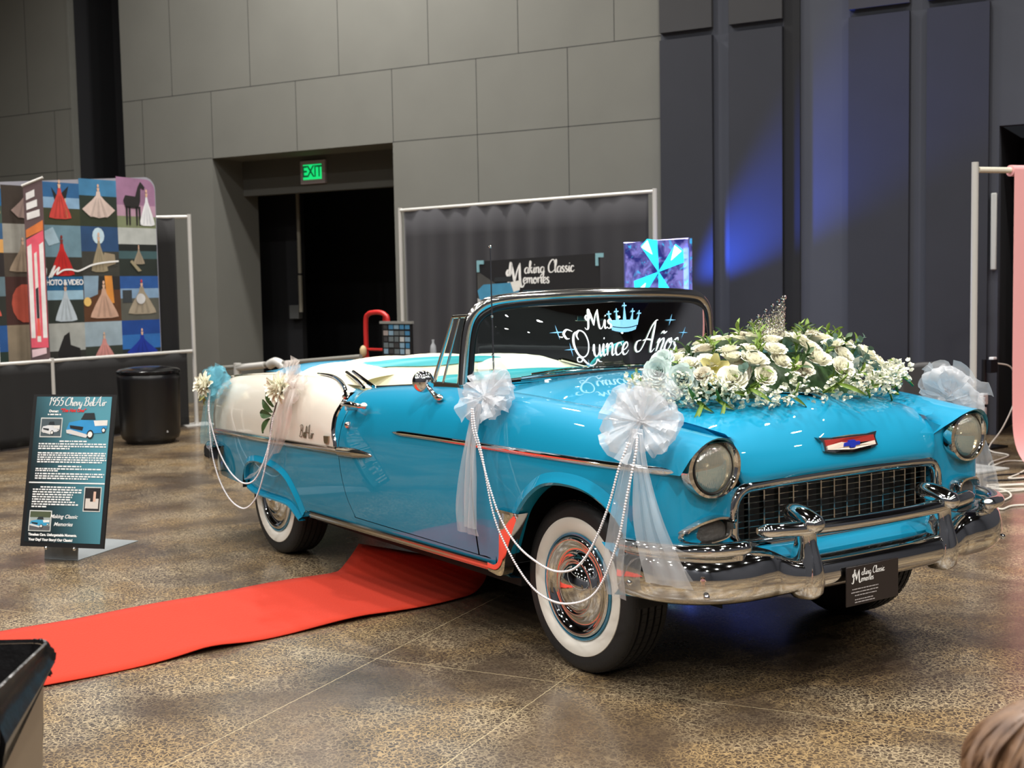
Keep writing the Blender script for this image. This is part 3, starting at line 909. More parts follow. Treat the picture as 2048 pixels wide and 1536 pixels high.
# ---- apron below the grille
ap = MB(); G = []
for y in np.linspace(-.93, .93, 41):
    a = abs(y)
    dx = 0 if a < .6 else -.34 * ((a - .6) / .33) ** 2.6
    G.append([(.628 + dx, y, .585), (.652 + dx, y, .566), (.70 + dx, y, .555), (.735 + dx, y, .535), (.745 + dx, y, .50), (.74 + dx, y, .44), (.70 + dx, y, .40)])
ap.grid(G)
ap.build('front_apron', paint, car)
hv = MB(); hv.tube([(gx(y) + .002, y, .562) for y in np.linspace(-.55, .55, 15)], .012, 8)
hv.build('apron_moulding', chrome, car)

# ---- front bumper
def sweep(st, sec, mb):
    """st: stations (x, y, zc, hh, depth); section in (out, up)"""
    P = cr(st, 6); G = []
    for i, p in enumerate(P):
        t = P[min(i + 1, len(P) - 1)][:2] - P[max(i - 1, 0)][:2]; t = t / np.linalg.norm(t)
        nx, ny = t[1], -t[0]
        if nx * 1 + ny * 0 < 0 and abs(ny) < .7: nx, ny = -nx, -ny
        if i and (nx * pn[0] + ny * pn[1]) < 0: nx, ny = -nx, -ny
        pn = (nx, ny)
        G.append([(p[0] + nx * o * p[4], p[1] + ny * o * p[4], p[2] + u * p[3]) for o, u in sec])
    mb.grid(G)
secC = [(-.5, 1.0), (.2, 1.02), (.62, .92), (.86, .62), (.97, .2), (1.0, -.2), (.93, -.58), (.74, -.84), (.5, -.96), (.15, -1.04), (-.4, -1.0)]
fbm = MB()
stn = [(.792, 0, .472, .057, .062), (.790, .2, .472, .057, .062), (.785, .36, .473, .058, .062), (.775, .44, .476, .060, .062), (.755, .515, .489, .080, .066), (.745, .57, .497, .090, .080), (.725, .66, .500, .094, .100), (.690, .75, .502, .096, .108),
       (.640, .83, .504, .096, .100), (.57, .895, .506, .094, .076), (.49, .925, .506, .090, .050), (.42, .932, .504, .084, .036)]
sweep([(a, -b, c, d, e) for a, b, c, d, e in stn[::-1]] + stn[1:], secC, fbm)
bumper = fbm.build('front_bumper', chrome, car, angle=80)
# seam and bolts at each end
for s in (-1, 1):
    for q_ in ((.762, s * .842, .452), (.50, s * .972, .475)):
        bt = MB(); bt.sphere(q_, .012, 12); bt.build('bumper_bolt', chrome, bumper)
def guard(s):
    g = MB(); G = []
    # vertical bullet guard
    for z, w_, d in [(.385, .016, .050), (.392, .036, .078), (.41, .046, .104), (.45, .048, .118), (.50, .043, .112), (.55, .034, .092), (.59, .028, .070), (.63, .030, .066), (.648, .034, .068)]:
        G.append([(.795 + d * math.cos(q) * .66, s * .385 + 1.22 * w_ * math.sin(q), z) for q in np.linspace(-PI * .75, PI * .75, 17)])
    g.grid(G)
    g.add([p for p in G[0]], [list(range(17))])
    g.build('bumper_guard', chrome, bumper, angle=70)
    k = MB()
    k.tube(cr([(.69, s * .375, .690), (.73, s * .378, .694), (.79, s * .383, .684), (.84, s * .387, .664), (.865, s * .388, .645)], 4), [.012, .027, .036, .041, .044] + [.045] * 8 + [.041, .036, .028, .015], 14, sy=.8)
    k.build('guard_cap', chrome, bumper)
for s in (-1, 1): guard(s)
def bar(path, r, name='bumper_bar', sy=.85):
    k = MB(); k.tube(cr(path, 6), r, 14, sy=sy); return k.build(name, chrome, bumper)
n_ = 6 * 6 + 1
bar([(.765, -.60, .655), (.80, -.52, .654), (.820, -.30, .645), (.826, 0, .642), (.820, .30, .645), (.80, .52, .654), (.765, .60, .655)], [.014, .024, .030] + [.032] * (n_ - 6) + [.030, .024, .014])
for s in (-1, 1):
    bar([(.785, s * .665, .612), (.79, s * .72, .612), (.755, s * .81, .610), (.67, s * .895, .610), (.56, s * .945, .610), (.47, s * .955, .609), (.40, s * .942, .608)], [.012, .023, .029] + [.031] * 30 + [.026] * 2 + [.018, .01])
    p_ = MB(); p_.tube([(.770, s * .705, .56), (.772, s * .705, .618)], .025, 12)
    p_.build('bar_post', chrome, bumper)

# ---- hood emblem
em = MB()
def ex_(y, z): return .672 + (.885 - z) * .38 - .25 * y * y
def eg(pts, d, mb): 
    mb.prism(pts, lambda y, z, dd: (ex_(y, z) + dd, y, z), -.004, d)
em.cur = 0; eg([(-.168, .945), (-.10, .940), (0, .944), (.10, .940), (.168, .945), (.150, .925), (.152, .893), (.10, .884), (0, .878), (-.10, .884), (-.152, .893), (-.150, .925)], .014, em)
em.cur = 1; eg([(-.140, .934), (-.02, .934), (.14, .934), (.140, .912), (-.14, .912)], .0165, em)
em.cur = 2; eg([(-.136, .912), (-.05, .920), (.05, .904), (.136, .912), (.136, .898), (0, .890), (-.136, .898)], .018, em)
em.cur = 3; eg([(-.045, .917), (-.018, .917), (-.015, .924), (.018, .924), (.021, .917), (.045, .917), (.038, .904), (.013, .904), (.010, .897), (-.020, .897), (-.017, .904), (-.052, .904)], .020, em)
em.build('hood_emblem', [chrome, mat('enamel_red', (150, 42, 36), .3), mat('enamel_white', (222, 205, 190), .3), mat('enamel_blue', (20, 40, 150), .3)], car, smooth=False, label='chrome framed red, white and blue hood emblem')

# ---- script on the rear quarter
V, F, w_ = script_mesh('Bel', .066, pen=.12, slant=.25)
V2, F2, w2 = script_mesh('Air', .066, pen=.12, slant=.25)
sb_ = MB()
def onside(V, F, x0, z0, d=.004):
    n = len(V)
    P = [(x0 + a, -(side_y(x0 + a, z0 + b) + d), z0 + b) for a, b in V] + [(x0 + a, -(side_y(x0 + a, z0 + b) - .002), z0 + b) for a, b in V]
    sb_.add(P, [f for f in F] + [[i + n for i in f][::-1] for f in F])
onside(V, F, -2.335, .750); onside(V2, F2, -2.335 + w_ - .005, .752)
sb_.build('script_badge', mat('aged_gold_chrome', (176, 160, 138), .2, 1.0), car)
fb_ = MB(); fb_.prism([(-.028, .785), (.030, .788), (.026, .760), (.018, .748), (-.018, .746), (-.026, .758)], lambda a, b, d: (-2.00 + a, -(side_y(-2.0, .77) + d), b - .004), -.002, .008)
fb_.build('crest_badge', MATS['aged_gold_chrome'], car, smooth=False)

# ---- windscreen
fr = MB()
path = [(-.930, -.762, 1.075), (-.925, -.753, 1.22), (-.918, -.742, 1.33), (-.908, -.722, 1.400), (-.893, -.680, 1.448), (-.870, -.600, 1.476), (-.836, -.35, 1.492), (-.815, 0, 1.497)]
full = path + [(a, -b, c) for a, b, c in path[-2::-1]]
pf = cr(full, 5)
fr.tube(pf, .028, 12, sy=.78, up=(1, 0, 0))
frame = fr.build('windscreen_frame', chrome_dull, car)
gk = MB()
inner = [(a + .012, b * .965, c - .026 if i > 3 else c - (.0, .0, .006, .014)[i]) for i, (a, b, c) in enumerate(path)]
gk.tube(cr(inner + [(a, -b, c) for a, b, c in inner[-2::-1]], 5), .017, 8)
fb2 = [(-.922, .735, 1.085), (-.855, .655, 1.102), (-.765, .505, 1.116), (-.705, .30, 1.128), (-.673, 0, 1.134)]
gk.tube(cr([(a, -b, c) for a, b, c in fb2] + fb2[-2::-1], 5), .013, 8)
gk.build('glass_gasket', gasket, frame)
rv = MB()
rv.tube(cr([(a + .016, -b, c - .004) for a, b, c in fb2] + [(a + .016, b, c - .004) for a, b, c in fb2[-2::-1]], 5), .009, 8)
rv.build('reveal_moulding', chrome, frame)
hp = MB(); hp.tube([(x - .05, y * .95, z - .02) for x, y, z in cr(full[4:-4], 5)], .03, 8, sy=.6, up=(1, 0, 0))
hp.build('header_rail', black, frame)
FT = tab([(a[0], a[1]) for a in TOPG]); FZ = tab([(a[0], a[2]) for a in TOPG])
topc = cr([(p[0], p[1], p[2]) for p in TOPG], 8); basec = cr(BASE, 8)
def glass_pt(u, v, off=0.0):
    """u -1..1 across (+ = car left), v 0..1 upward"""
    a = abs(u); k = a * (len(topc) - 1)
    i = min(int(k), len(topc) - 2); f_ = k - i
    tp = topc[i] * (1 - f_) + topc[i + 1] * f_
    bp2 = basec[i] * (1 - f_) + basec[i + 1] * f_
    sgn = 1 if u >= 0 else -1
    bow = .03 * 4 * v * (1 - v) * (1 - .5 * a)
    x = lerp(bp2[1], tp[1], v) + bow + off; y = lerp(bp2[0], tp[0], v) * sgn; z = lerp(bp2[2], tp[2], v)
    if a > .85: y += sgn * off * .8
    return (x, y, z + off * .5)
gw = MB(); gw.grid([[glass_pt(u, v) for v in np.linspace(0, 1, 13)] for u in np.linspace(-1, 1, 49)])
gw.build('windscreen_glass', ws_glass, frame, angle=False)

# decal on the windscreen: flat design mapped onto the glass; (a, b) = (car y, height above the base)
def u_of_y(y):
    lo, hi = 0.0, 1.0
    for _ in range(24):
        m = (lo + hi) / 2
        if abs(glass_pt(m, .5)[1]) < abs(y): lo = m
        else: hi = m
    return lo if y >= 0 else -lo
def decal(V, F, name, m, a0, b0, par, sx=1.0, rot=0.0):
    d = MB(); P = []
    for a, b in V:
        aa, bb = a * sx * math.cos(rot) - b * math.sin(rot), a * sx * math.sin(rot) + b * math.cos(rot)
        v = (b0 + bb) / .335
        P.append(glass_pt(u_of_y(a0 + aa + .38 * bb), v, .0035))
    d.add(P, F)
    return d.build(name, m, par, smooth=False)
V, F, w_ = script_mesh('Mis', .088, pen=.115, thin=.45)
decal(V, F, 'windscreen_lettering', white_glossy, -.19, .195, frame)
V, F, w_ = script_mesh('Quince', .120, pen=.115, thin=.42)
decal(V, F, 'windscreen_lettering', white_glossy, -.325, .072, frame)
V, F, w_ = script_mesh('Anos', .134, pen=.115, thin=.42)
decal(V, F, 'windscreen_lettering', white_glossy, .095, .078, frame)
V, F, w_ = script_mesh('~', .134, pen=.115, thin=.42)
decal(V, F, 'windscreen_lettering', white_glossy, .095 + .134 * 1.37, .078, frame)
# crown and sparkles
cm_ = []
d = MB()
def dp(pts, a0, b0, sc_=1):
    d.add([glass_pt(u_of_y(a0 + a * sc_ + .38 * b * sc_), (b0 + b * sc_) / .335, .0035) for a, b in pts], [list(range(len(pts)))])
for (t, h) in ((-.085, .075), (-.047, .085), (0, .112), (.047, .085), (.085, .075)):
    dp([(t * .8 - .014, .02), (t * .8 + .014, .02), (t * 1.0 + .003, h - .012), (t - .003, h - .012)], .015, .185)
    dp([(t - .012, h - .004), (t + .012, h - .004), (t + .012, h + .002), (t - .012, h + .002)], .015, .185)
    dp([(t - .003, h - .012), (t + .003, h - .012), (t + .003, h + .013), (t - .003, h + .013)], .015, .185)
for a, b in zip((-.085, -.06, -.03, 0, .03, .06), (-.06, -.03, 0, .03, .06, .085)):
    dp([(a * .85, .0 - .012 * (1 - (a / .085) ** 2)), (b * .85, .0 - .012 * (1 - (b / .085) ** 2)), (b * .9, .016 - .010 * (1 - (b / .085) ** 2)), (a * .9, .016 - .010 * (1 - (a / .085) ** 2))], .015, .185)
    dp([(a * .9, .020 - .010 * (1 - (a / .085) ** 2)), (b * .9, .020 - .010 * (1 - (b / .085) ** 2)), (b * .93, .045), (a * .93, .045 )], .015, .185)
d.build('crown_decal', blue_decal, frame, smooth=False)
def star(a0, b0, r):
    global d
    d = MB()
    pts = []
    for k in range(8):
        q = PI * k / 4; rr = r if k % 2 == 0 else r * .13
        if k in (2, 6): rr *= 1.25
        pts.append((rr * math.sin(q), rr * math.cos(q)))
    dp(pts, a0, b0)
    d.build('sparkle_decal', blue_decal, frame, smooth=False)
for a0, b0, r in ((-.345, .190, .034), (-.33, .110, .032), (-.27, .035, .028), (.32, .225, .030), (.42, .165, .030)): star(a0, b0, r)

# wipers
wp = MB()
wp.tube(cr([(-.625, -.05, 1.150), (-.645, -.22, 1.152), (-.69, -.42, 1.142), (-.755, -.56, 1.125)], 5), .006, 6)
wp.tube(cr([(-.65, -.10, 1.155), (-.69, -.33, 1.158), (-.76, -.50, 1.140)], 5), .0045, 6)
wp.tube(cr([(-.64, .38, 1.145), (-.635, .15, 1.158), (-.64, -.08, 1.162)], 5), .006, 6)
wp.build('windscreen_wiper', chrome, frame)
# quarter-light frames beside the screen
for s in (-1, 1):
    v_ = MB()
    A = [(-1.175, s * .775, 1.082), (-1.145, s * .770, 1.15), (-1.02, s * .752, 1.405), (-.915, s * .742, 1.410)]
    v_.tube([A[0], A[1], A[2]], [.011, .010, .008], 8); v_.tube([A[2], A[3]], .008, 8)
    v_.tube([(-1.095, s * .772, 1.09), (-.965, s * .752, 1.40)], .006, 8)
    v_.tube([(-.955, s * .768, 1.09), (-.918, s * .745, 1.40)], .012, 8)
    v_.box((-1.03, s * .772, 1.088), (.26, .04, .022))
    q_ = v_.build('quarter_light_frame', chrome_dull, car)
    g_ = MB(); g_.add([(-1.09, s * .772, 1.095), (-.955, s * .766, 1.095), (-.92, s * .745, 1.398), (-.968, s * .752, 1.398)], [[0, 1, 2, 3]])
    g_.build('quarter_light_glass', ws_glass, q_, smooth=False)
# rear-view mirror
rmi = MB(); rmi.box((-.93, 0, 1.395), (.02, .22, .055)); rmi.tube([(-.89, 0, 1.47), (-.92, 0, 1.42)], .006, 6)
rmi.build('interior_mirror', chrome_dull, frame, bevel=.008)

# ---- door mirror
dmr = MB()
dmr.lathe([(0, .026), (.028, .022), (.046, .010), (.051, -.002), (.049, -.008), (.046, -.008), (0, -.008)], (0, 0, 0), 'x', 32)
Rz = Matrix.Rotation(math.radians(-28), 3, 'Z')
dmr.v = [tuple(Rz @ Vector(p) + Vector((-1.045, -.905, 1.113))) for p in dmr.v]
dmr.tube(cr([(-1.03, -.90, 1.108), (-1.0, -.90, 1.085), (-.955, -.895, 1.052)], 4), [.007] * 4 + [.010] * 4 + [.013], 10)
dmr.sphere((-.945, -.885, 1.045), .03, 14, (1.25, .5, .55))
dmr.build('door_mirror', chrome, doorR)

# ---- aerial
an = MB(); an.tube([(-.70, -.745, 1.075), (-.70, -.745, 1.12)], [.014, .008], 10); an.tube([(-.70, -.745, 1.12), (-.702, -.747, 1.40)], .0042, 8)
an.tube([(-.702, -.747, 1.40), (-.704, -.748, 1.712)], .003, 8); an.sphere((-.704, -.748, 1.716), .007, 8); an.sphere((-.702, -.747, 1.41), .006, 8); an.sphere((-.702, -.747, 1.24), .006, 8)
an.build('aerial', chrome, car)

# ---- interior
il = MB(); il.box((-1.65, 0, .36), (1.95, 1.5, .03)); il.build('cabin_floor', mat('teal_carpet', (20, 70, 80), .9), car)
def bench(name, xb, w, z0, z1, lean, label, humps):
    b = MB()
    G = []
    prof = [(0.0, z0), (.02 + lean * .2, lerp(z0, z1, .3)), (lean * .55 + .0, lerp(z0, z1, .65)), (lean * .9 - .0, z1 - .05), (lean + .02, z1 - .012), (lean + .07, z1), (lean + .12, z1 - .010), (lean + .15, z1 - .05), (lean + .15, z0 + .1), (lean + .12, z0)]
    n = 25
    for i in range(n):
        u = -1 + 2 * i / (n - 1)
        e = (1 - abs(u) ** 8)
        drop = .06 * abs(u) ** 5
        hump = .012 * abs(math.cos(u * PI * humps / 2)) ** .5
        G.append([(xb - px_ , u * w * (1 - .02 * abs(u)), pz - (drop - hump) * max(0, (pz - z0) / (z1 - z0)) ** 2) for px_, pz in prof])
    b.grid(G)
    b.cur = 0
    o = b.build(name, leather, car, label=label)
    # teal band let into the top
    t = MB()
    G = []
    for i in range(n):
        u = -1 + 2 * i / (n - 1); u *= .93
        drop = .06 * abs(u) ** 5; hump = .012 * abs(math.cos(u * PI * humps / 2)) ** .5
        k = .5 + .5 * abs(math.cos(u * PI * humps / 2))
        G.append([(xb - lean - lerp(.045, .004, k) - dx, u * w * .98, z1 + dz - (drop - hump)) for dx, dz in ((-.022, -.040 * k - .004), (.0, -.010 * k + .001), (.03, .0038), (.07 + .03 * k, .0025), (.12, -.008))])
    t.grid(G)
    t.build('teal_band', leather_t, o)
    s_ = MB(); s_.box((xb + .20, 0, z0 - .06), (.52, w * 1.9, .20))
    s_.build('seat_cushion', leather, o, bevel=.05)
    return o
bench('front_seat', -1.40, .66, .66, 1.085, .14, 'cream and teal front bench seat', 2)
bench('rear_seat', -2.34, .64, .68, 1.115, .14, 'cream and teal rear bench seat', 2)
# raised upholstered ledge behind the rear seat, folded-hood cover
pk = MB()
pk.grid([[(x, y, 1.075 + .05 * math.sin(PI * (i / 8)) ** .7 * (1 - .5 * abs(y / .62) ** 4)) for y in np.linspace(-.15, .66, 14)] for i, x in enumerate(np.linspace(-2.62, -3.05, 9))])
pk.build('rear_ledge', leather_t, car)
bt_ = MB(); G = []
for i, y in enumerate(np.linspace(-.765, .765, 41)):
    a = abs(y) / .765
    row = []
    e = min(1, (1 - a) * 9) ** .5
    for k in range(17):
        t = k / 16
        x = lerp(-2.50 + .58 * a ** 2.5, -3.02 + .20 * a ** 3, t)
        z = 1.050 - .012 * a + ((.085 - .012 * a) * math.sin(PI * min(1, t * 1.02)) ** .55 + .009 * math.sin(y * 16 + t * 9) * math.sin(PI * t)) * e
        row.append((x, y, z))
    G.append(row)
bt_.grid(G)
bt_.build('folded_roof_cover', canvas_m, car, label='cream folded roof cover')
tp_ = MB(); tp_.grid([[(x, y, 1.045 + .058 * math.sin(PI * min(1, i / 7)) ** .8 * (1 - (abs(y) / .70) ** 6)) for y in np.linspace(-.69, .69, 25)] for i, x in enumerate(np.linspace(-3.34, -2.94, 8))])
tp_.build('well_surround_panel', paint, car)
# dashboard, steering wheel
ds = MB()
ds.grid([[(min(fbx(abs(y)) - .035, x), y, z) for x, z in ((-.66, 1.085), (-.80, 1.10), (-.96, 1.09), (-1.03, 1.05), (-1.03, .98), (-1.0, .85))] for y in np.linspace(-.70, .70, 15)])
ds.build('dashboard', black, car)
sw = MB()
c0 = Vector((-1.22, .37, 1.075)); ax = Vector((-.82, 0, .57)).normalized(); e_1 = Vector((0, 1, 0)); e_2 = ax.cross(e_1)
sw.tube([c0 + e_1 * (.205 * math.cos(q)) + e_2 * (.205 * math.sin(q)) for q in np.linspace(0, 2 * PI, 48, endpoint=False)], .012, 10, closed=True)
for q in (0, PI): sw.tube([c0 + e_1 * (.2 * math.cos(q)), c0 + e_1 * (.03 * math.cos(q)) - ax * .03], .009, 8)
sw.tube([c0 - ax * .35, c0 - ax * .02], .024, 12); sw.sphere(tuple(c0 - ax * .02), .035, 12)
sw.build('steering_wheel', plastic_teal, car)
# folded top-well rail seen on the door edge
lkp = MB(); lkp.tube([(-1.28, -.735, 1.06), (-1.28, -.735, 1.098)], .004, 8); lkp.sphere((-1.28, -.735, 1.10), .007, 8)
lkp.build('door_lock_button', chrome, doorR)

# ---- notice hung under the front bumper
pl = bpy.data.objects.new('front_plate', None); COL.objects.link(pl); pl.parent = car; pl.location = (.862, -.10, .415)
pl['label'] = 'small black advertising plate on the bumper'
pb = MB(); pb.box((0, 0, 0), (.006, .29, .148)); pb.build('plate_board', mat('plate_black', (34, 28, 28), .35), pl, local=True, bevel=.002)
def flat_on(V, F, name, m, par, fn, thick=0):
    d = MB(); d.add([fn(a, b) for a, b in V], F); return d.build(name, m, par, smooth=False, local=True)
def textlines(spec, fn, m, par, name='small_print'):
    """rows of word-like dashes for print too small to read: (x0, x1, y, h, seed)"""
    d = MB()
    for x0, x1, y, h, sd in spec:
        r = random.Random(sd); x = x0
        while x < x1 - h * .5:
            w_ = min(x1 - x, h * r.uniform(1.0, 4.2))
            d.add([fn(x, y - h * .35), fn(x + w_, y - h * .35), fn(x + w_, y + h * .35), fn(x, y + h * .35)], [[0, 1, 2, 3]])
            x += w_ + h * .5
    return d.build(name, m, par, smooth=False, local=True)
def memories_logo(fn, par, sc_, m, cx, cy, gap=1.0):
    """the two-line 'Making Classic Memories' script with one large shared M"""
    V, F, w_ = script_mesh('M', sc_ * 1.9, pen=.12); flat_on([(a + cx, b + cy - sc_ * .95) for a, b in V], F, 'logo_lettering', m, par, fn)
    for txt, dx, dy in (('aking Classic', 1.95, .05), ('emories', 1.85, -.85 * gap)):
        V, F, w_ = script_mesh(txt, sc_, pen=.13, thin=.5)
        flat_on([(a + cx + dx * sc_, b + cy + dy * sc_) for a, b in V], F, 'logo_lettering', m, par, fn)
fp = lambda a, b: (.0036, a, b)
memories_logo(fp, pl, .026, white_m, -.115, .035)
textlines([(-.115, .03, -.012, .005, 1), (-.12, .03, -.024, .005, 2), (-.10, .02, -.036, .005, 3), (-.10, -.0, -.052, .005, 4), (-.10, .01, -.062, .005, 5)], fp, mat('grey_print', (170, 165, 165), .6), pl)
bk_ = MB(); bk_.box((-.03, 0, .055), (.06, .02, .02)); bk_.build('plate_bracket', black, pl, local=True)

# ================================================================== bows, garlands and flowers on the car
def crumple(seed, n=5):
    r = random.Random(seed)
    W = [(r.uniform(2, 9), r.uniform(2, 9), r.uniform(0, 6.3), r.uniform(.4, 1)) for _ in range(n)]
    return lambda a, b: sum(w[3] * math.sin(w[0] * a + w[1] * b + w[2]) for w in W) / n
def loop_sheet(mb, K, d, n, L, W, seed, twist=0.0):
    K, d, n = Vector(K), Vector(d).normalized(), Vector(n).normalized()
    w = d.cross(n); f = crumple(seed); g = crumple(seed + 50)
    G = []
    for i in range(19):
        t = i / 18
        r_ = L * math.sin(PI * t) ** .85
        wid = W * (.12 + .88 * math.sin(PI * t) ** .8)
        row = []
        for j in range(9):
            v = -1 + j / 4
            c = K + d * (r_ * (1 - .18 * v * v)) + n * (.20 * L * math.sin(2 * PI * t) + .12 * L + .20 * L * f(t * 2.5, v * 1.5)) + w * (wid * v * (1 + .12 * g(t, v)))
            c += d * (.16 * L * g(v * 2.5, t)) * math.sin(PI * t)
            row.append(tuple(c))
        G.append(row)
    mb.grid(G)
def fan_sheet(mb, K, d, n, L, W, seed):
    """flared, pointed end of a bow ribbon"""
    K, d, n = Vector(K), Vector(d).normalized(), Vector(n).normalized()
    w = d.cross(n); f = crumple(seed)
    G = []
    for i in range(11):
        t = i / 10
        G.append([tuple(K + d * (L * t * (1 - .15 * abs(v))) + w * (W * v * (.08 + .92 * t)) + n * (.10 * L * (math.sin(5 * v + seed) * t + f(t * 2, v)) + .05)) for v in np.linspace(-1, 1, 9)])
    mb.grid(G)
def tail_sheet(path, widths, wdir, seed, folds=3, amp=.010, n=None):
    P = cr(path, 8); N = len(P); f = crumple(seed)
    wd_ = tab([(i / (len(widths) - 1), w) for i, w in enumerate(widths)])
    n = Vector(n or (0, -1, 0)); W = Vector(wdir).normalized()
    G = []
    for i, p in enumerate(P):
        t = i / (N - 1); w = wd_(t)
        G.append([tuple(Vector(p) + W * (w * v * .5) + n * (amp * math.sin(folds * PI * v + seed + 1.2 * t) * (.4 + .6 * (1 - t)) + .012 * f(t * 1.6, v * 1.2))) for v in np.linspace(-1, 1, 13)])
    m = MB(); m.grid(G); return m

def bow(name, label, K, n, loops, L, W, tails, mt, seed, group=None, fans=()):
    t = thing(name, label, 'bow', K, 0, group)
    n = Vector(n).normalized()
    up = (Vector((0, 0, 1)) - n * n.z).normalized(); side = up.cross(n)
    r = random.Random(seed)
    for k, (ang, sc_) in enumerate(loops):
        m = MB(); a = math.radians(ang)
        loop_sheet(m, Vector(K) + n * (.012 * (k % 3)), side * math.cos(a) + up * math.sin(a) + n * r.uniform(-.05, .25), n, L * sc_, W * sc_, seed + k)
        m.build('bow_loop', mt, t)
    for k, (ang, sc_) in enumerate(fans):
        m = MB(); a = math.radians(ang)
        fan_sheet(m, Vector(K) + n * .01, side * math.cos(a) + up * math.sin(a) + n * .15, n, L * sc_, W * 1.1 * sc_, seed + 20 + k)
        m.build('bow_loop', mt, t)
    m = MB(); m.sphere(tuple(Vector(K) + n * .03), .026, 10, (1, 1, 1)); m.build('knot', mt, t)
    for k, (path, widths, wdir, nrm) in enumerate(tails):
        tail_sheet(path, widths, wdir, seed + 7 * k, n=nrm).build('bow_tail', mt, t)
    return t

bow('tulle_bow', 'white tulle bow with long sheer tails on the near front fender by the headlight', (.50, -.885, 1.040), (.45, -.85, .30),
    [(8, .95), (42, .78), (88, .85), (128, .95), (168, .80), (205, 1.05), (262, .70), (322, 1.0)], .148, .070,
    [([(.51, -.955, 1.03), (.51, -.985, .90), (.475, -1.0, .70), (.455, -1.005, .54), (.465, -1.0, .42)], [.05, .07, .12, .14, .12], (1, -.12, 0), (.2, -1, 0)),
     ([(.53, -.95, 1.03), (.575, -.975, .90), (.63, -.985, .72), (.68, -.975, .58), (.71, -.965, .50)], [.04, .06, .13, .18, .20], (1, .25, 0), (.35, -1, 0))],
    tulle, 3, 'white tulle bows on the car', fans=((62, 1.30), (150, 1.05), (232, 1.15), (345, 1.05), (105, 1.0)))
bow('tulle_bow', 'white tulle bow with broad tails below the windscreen corner at the door edge', (-.49, -.885, 1.055), (.1, -.90, .45),
    [(10, .95), (55, 1.0), (165, .95), (125, .9), (215, .9), (335, .85)], .145, .070,
    [([(-.52, -.945, 1.05), (-.54, -.975, .90), (-.575, -.98, .72), (-.60, -.98, .58), (-.58, -.975, .49)], [.05, .08, .13, .15, .17], (1, 0, 0), (0, -1, 0)),
     ([(-.50, -.95, 1.05), (-.515, -.985, .88), (-.53, -.99, .70), (-.55, -.985, .52)], [.04, .06, .09, .10], (1, 0, 0), (0, -1, 0))],
    tulle, 12, 'white tulle bows on the car', fans=((38, 1.15), (118, 1.1), (205, 1.05), (330, 1.0)))
bow('tulle_bow', 'white tulle bow on the far front fender, its tail hanging beyond the headlight', (.45, .88, 1.00), (.05, .75, .60),
    [(0, 1.05), (60, 1.0), (120, 1.0), (180, 1.1), (230, 1), (300, 1)], .145, .085,
    [([(.44, .93, 1.04), (.50, .975, .92), (.56, .985, .78), (.60, .98, .61)], [.05, .09, .11, .12], (1, -.2, 0), (0, 1, 0))],
    tulle, 33, 'white tulle bows on the car', fans=((35, 1.15), (75, 1.15), (150, 1.25)))

def petal(mb, c, d, up, L, W, cup, curl):
    """one petal rising from c towards d, cupped along up"""
    c, d, up = Vector(c), Vector(d).normalized(), Vector(up).normalized()
    w = d.cross(up).normalized()
    G = []
    for i in range(5):
        t = i / 4
        wid = W * math.sin(PI * (.12 + .80 * t)) ** .7
        G.append([tuple(c + d * (L * t) + w * (wid * v) + up * (cup * L * (t ** 1.4) - cup * L * .5 * v * v * math.sin(PI * t) * -1 - curl * L * max(0, t - .7) ** 1.2)) for v in (-1, -.5, 0, .5, 1)])
    mb.grid(G)
def rose_mesh(seed, R_, layers=4, openness=1.0):
    r = random.Random(seed); m = MB()
    for l in range(layers):
        f = (l + 1) / layers
        n = 3 + l * 2
        for k in range(n):
            q = 2 * PI * k / n + l * 1.1 + r.uniform(-.15, .15)
            el = lerp(1.35, .30 / openness, f) + r.uniform(-.1, .1)
            d = Vector((math.cos(q) * math.cos(el), math.sin(q) * math.cos(el), math.sin(el)))
            o = Vector((math.cos(q), math.sin(q), 0)) * (.14 * R_ * f)
            up = Vector((-math.cos(q) * math.sin(el), -math.sin(q) * math.sin(el), math.cos(el)))
            petal(m, o + Vector((0, 0, (1 - f) * R_ * .12)), d, up, R_ * lerp(.62, 1.0, f), R_ * lerp(.34, .52, f) * r.uniform(.9, 1.1), .42, .35 * f)
    return m
def place(src, loc, nrm, sc_, roll, parent, name=None):
    """copy of a part, its local z along nrm"""
    o = src.copy(); COL.objects.link(o); o.parent = parent
    q = Vector(nrm).normalized().to_track_quat('Z', 'Y').to_matrix() @ Matrix.Rotation(roll, 3, 'Z')
    o.matrix_parent_inverse = Matrix.Identity(4)
    o.matrix_basis = Matrix.Translation(Vector(loc) - parent.location) @ q.to_4x4() @ Matrix.Scale(sc_, 4)
    return o

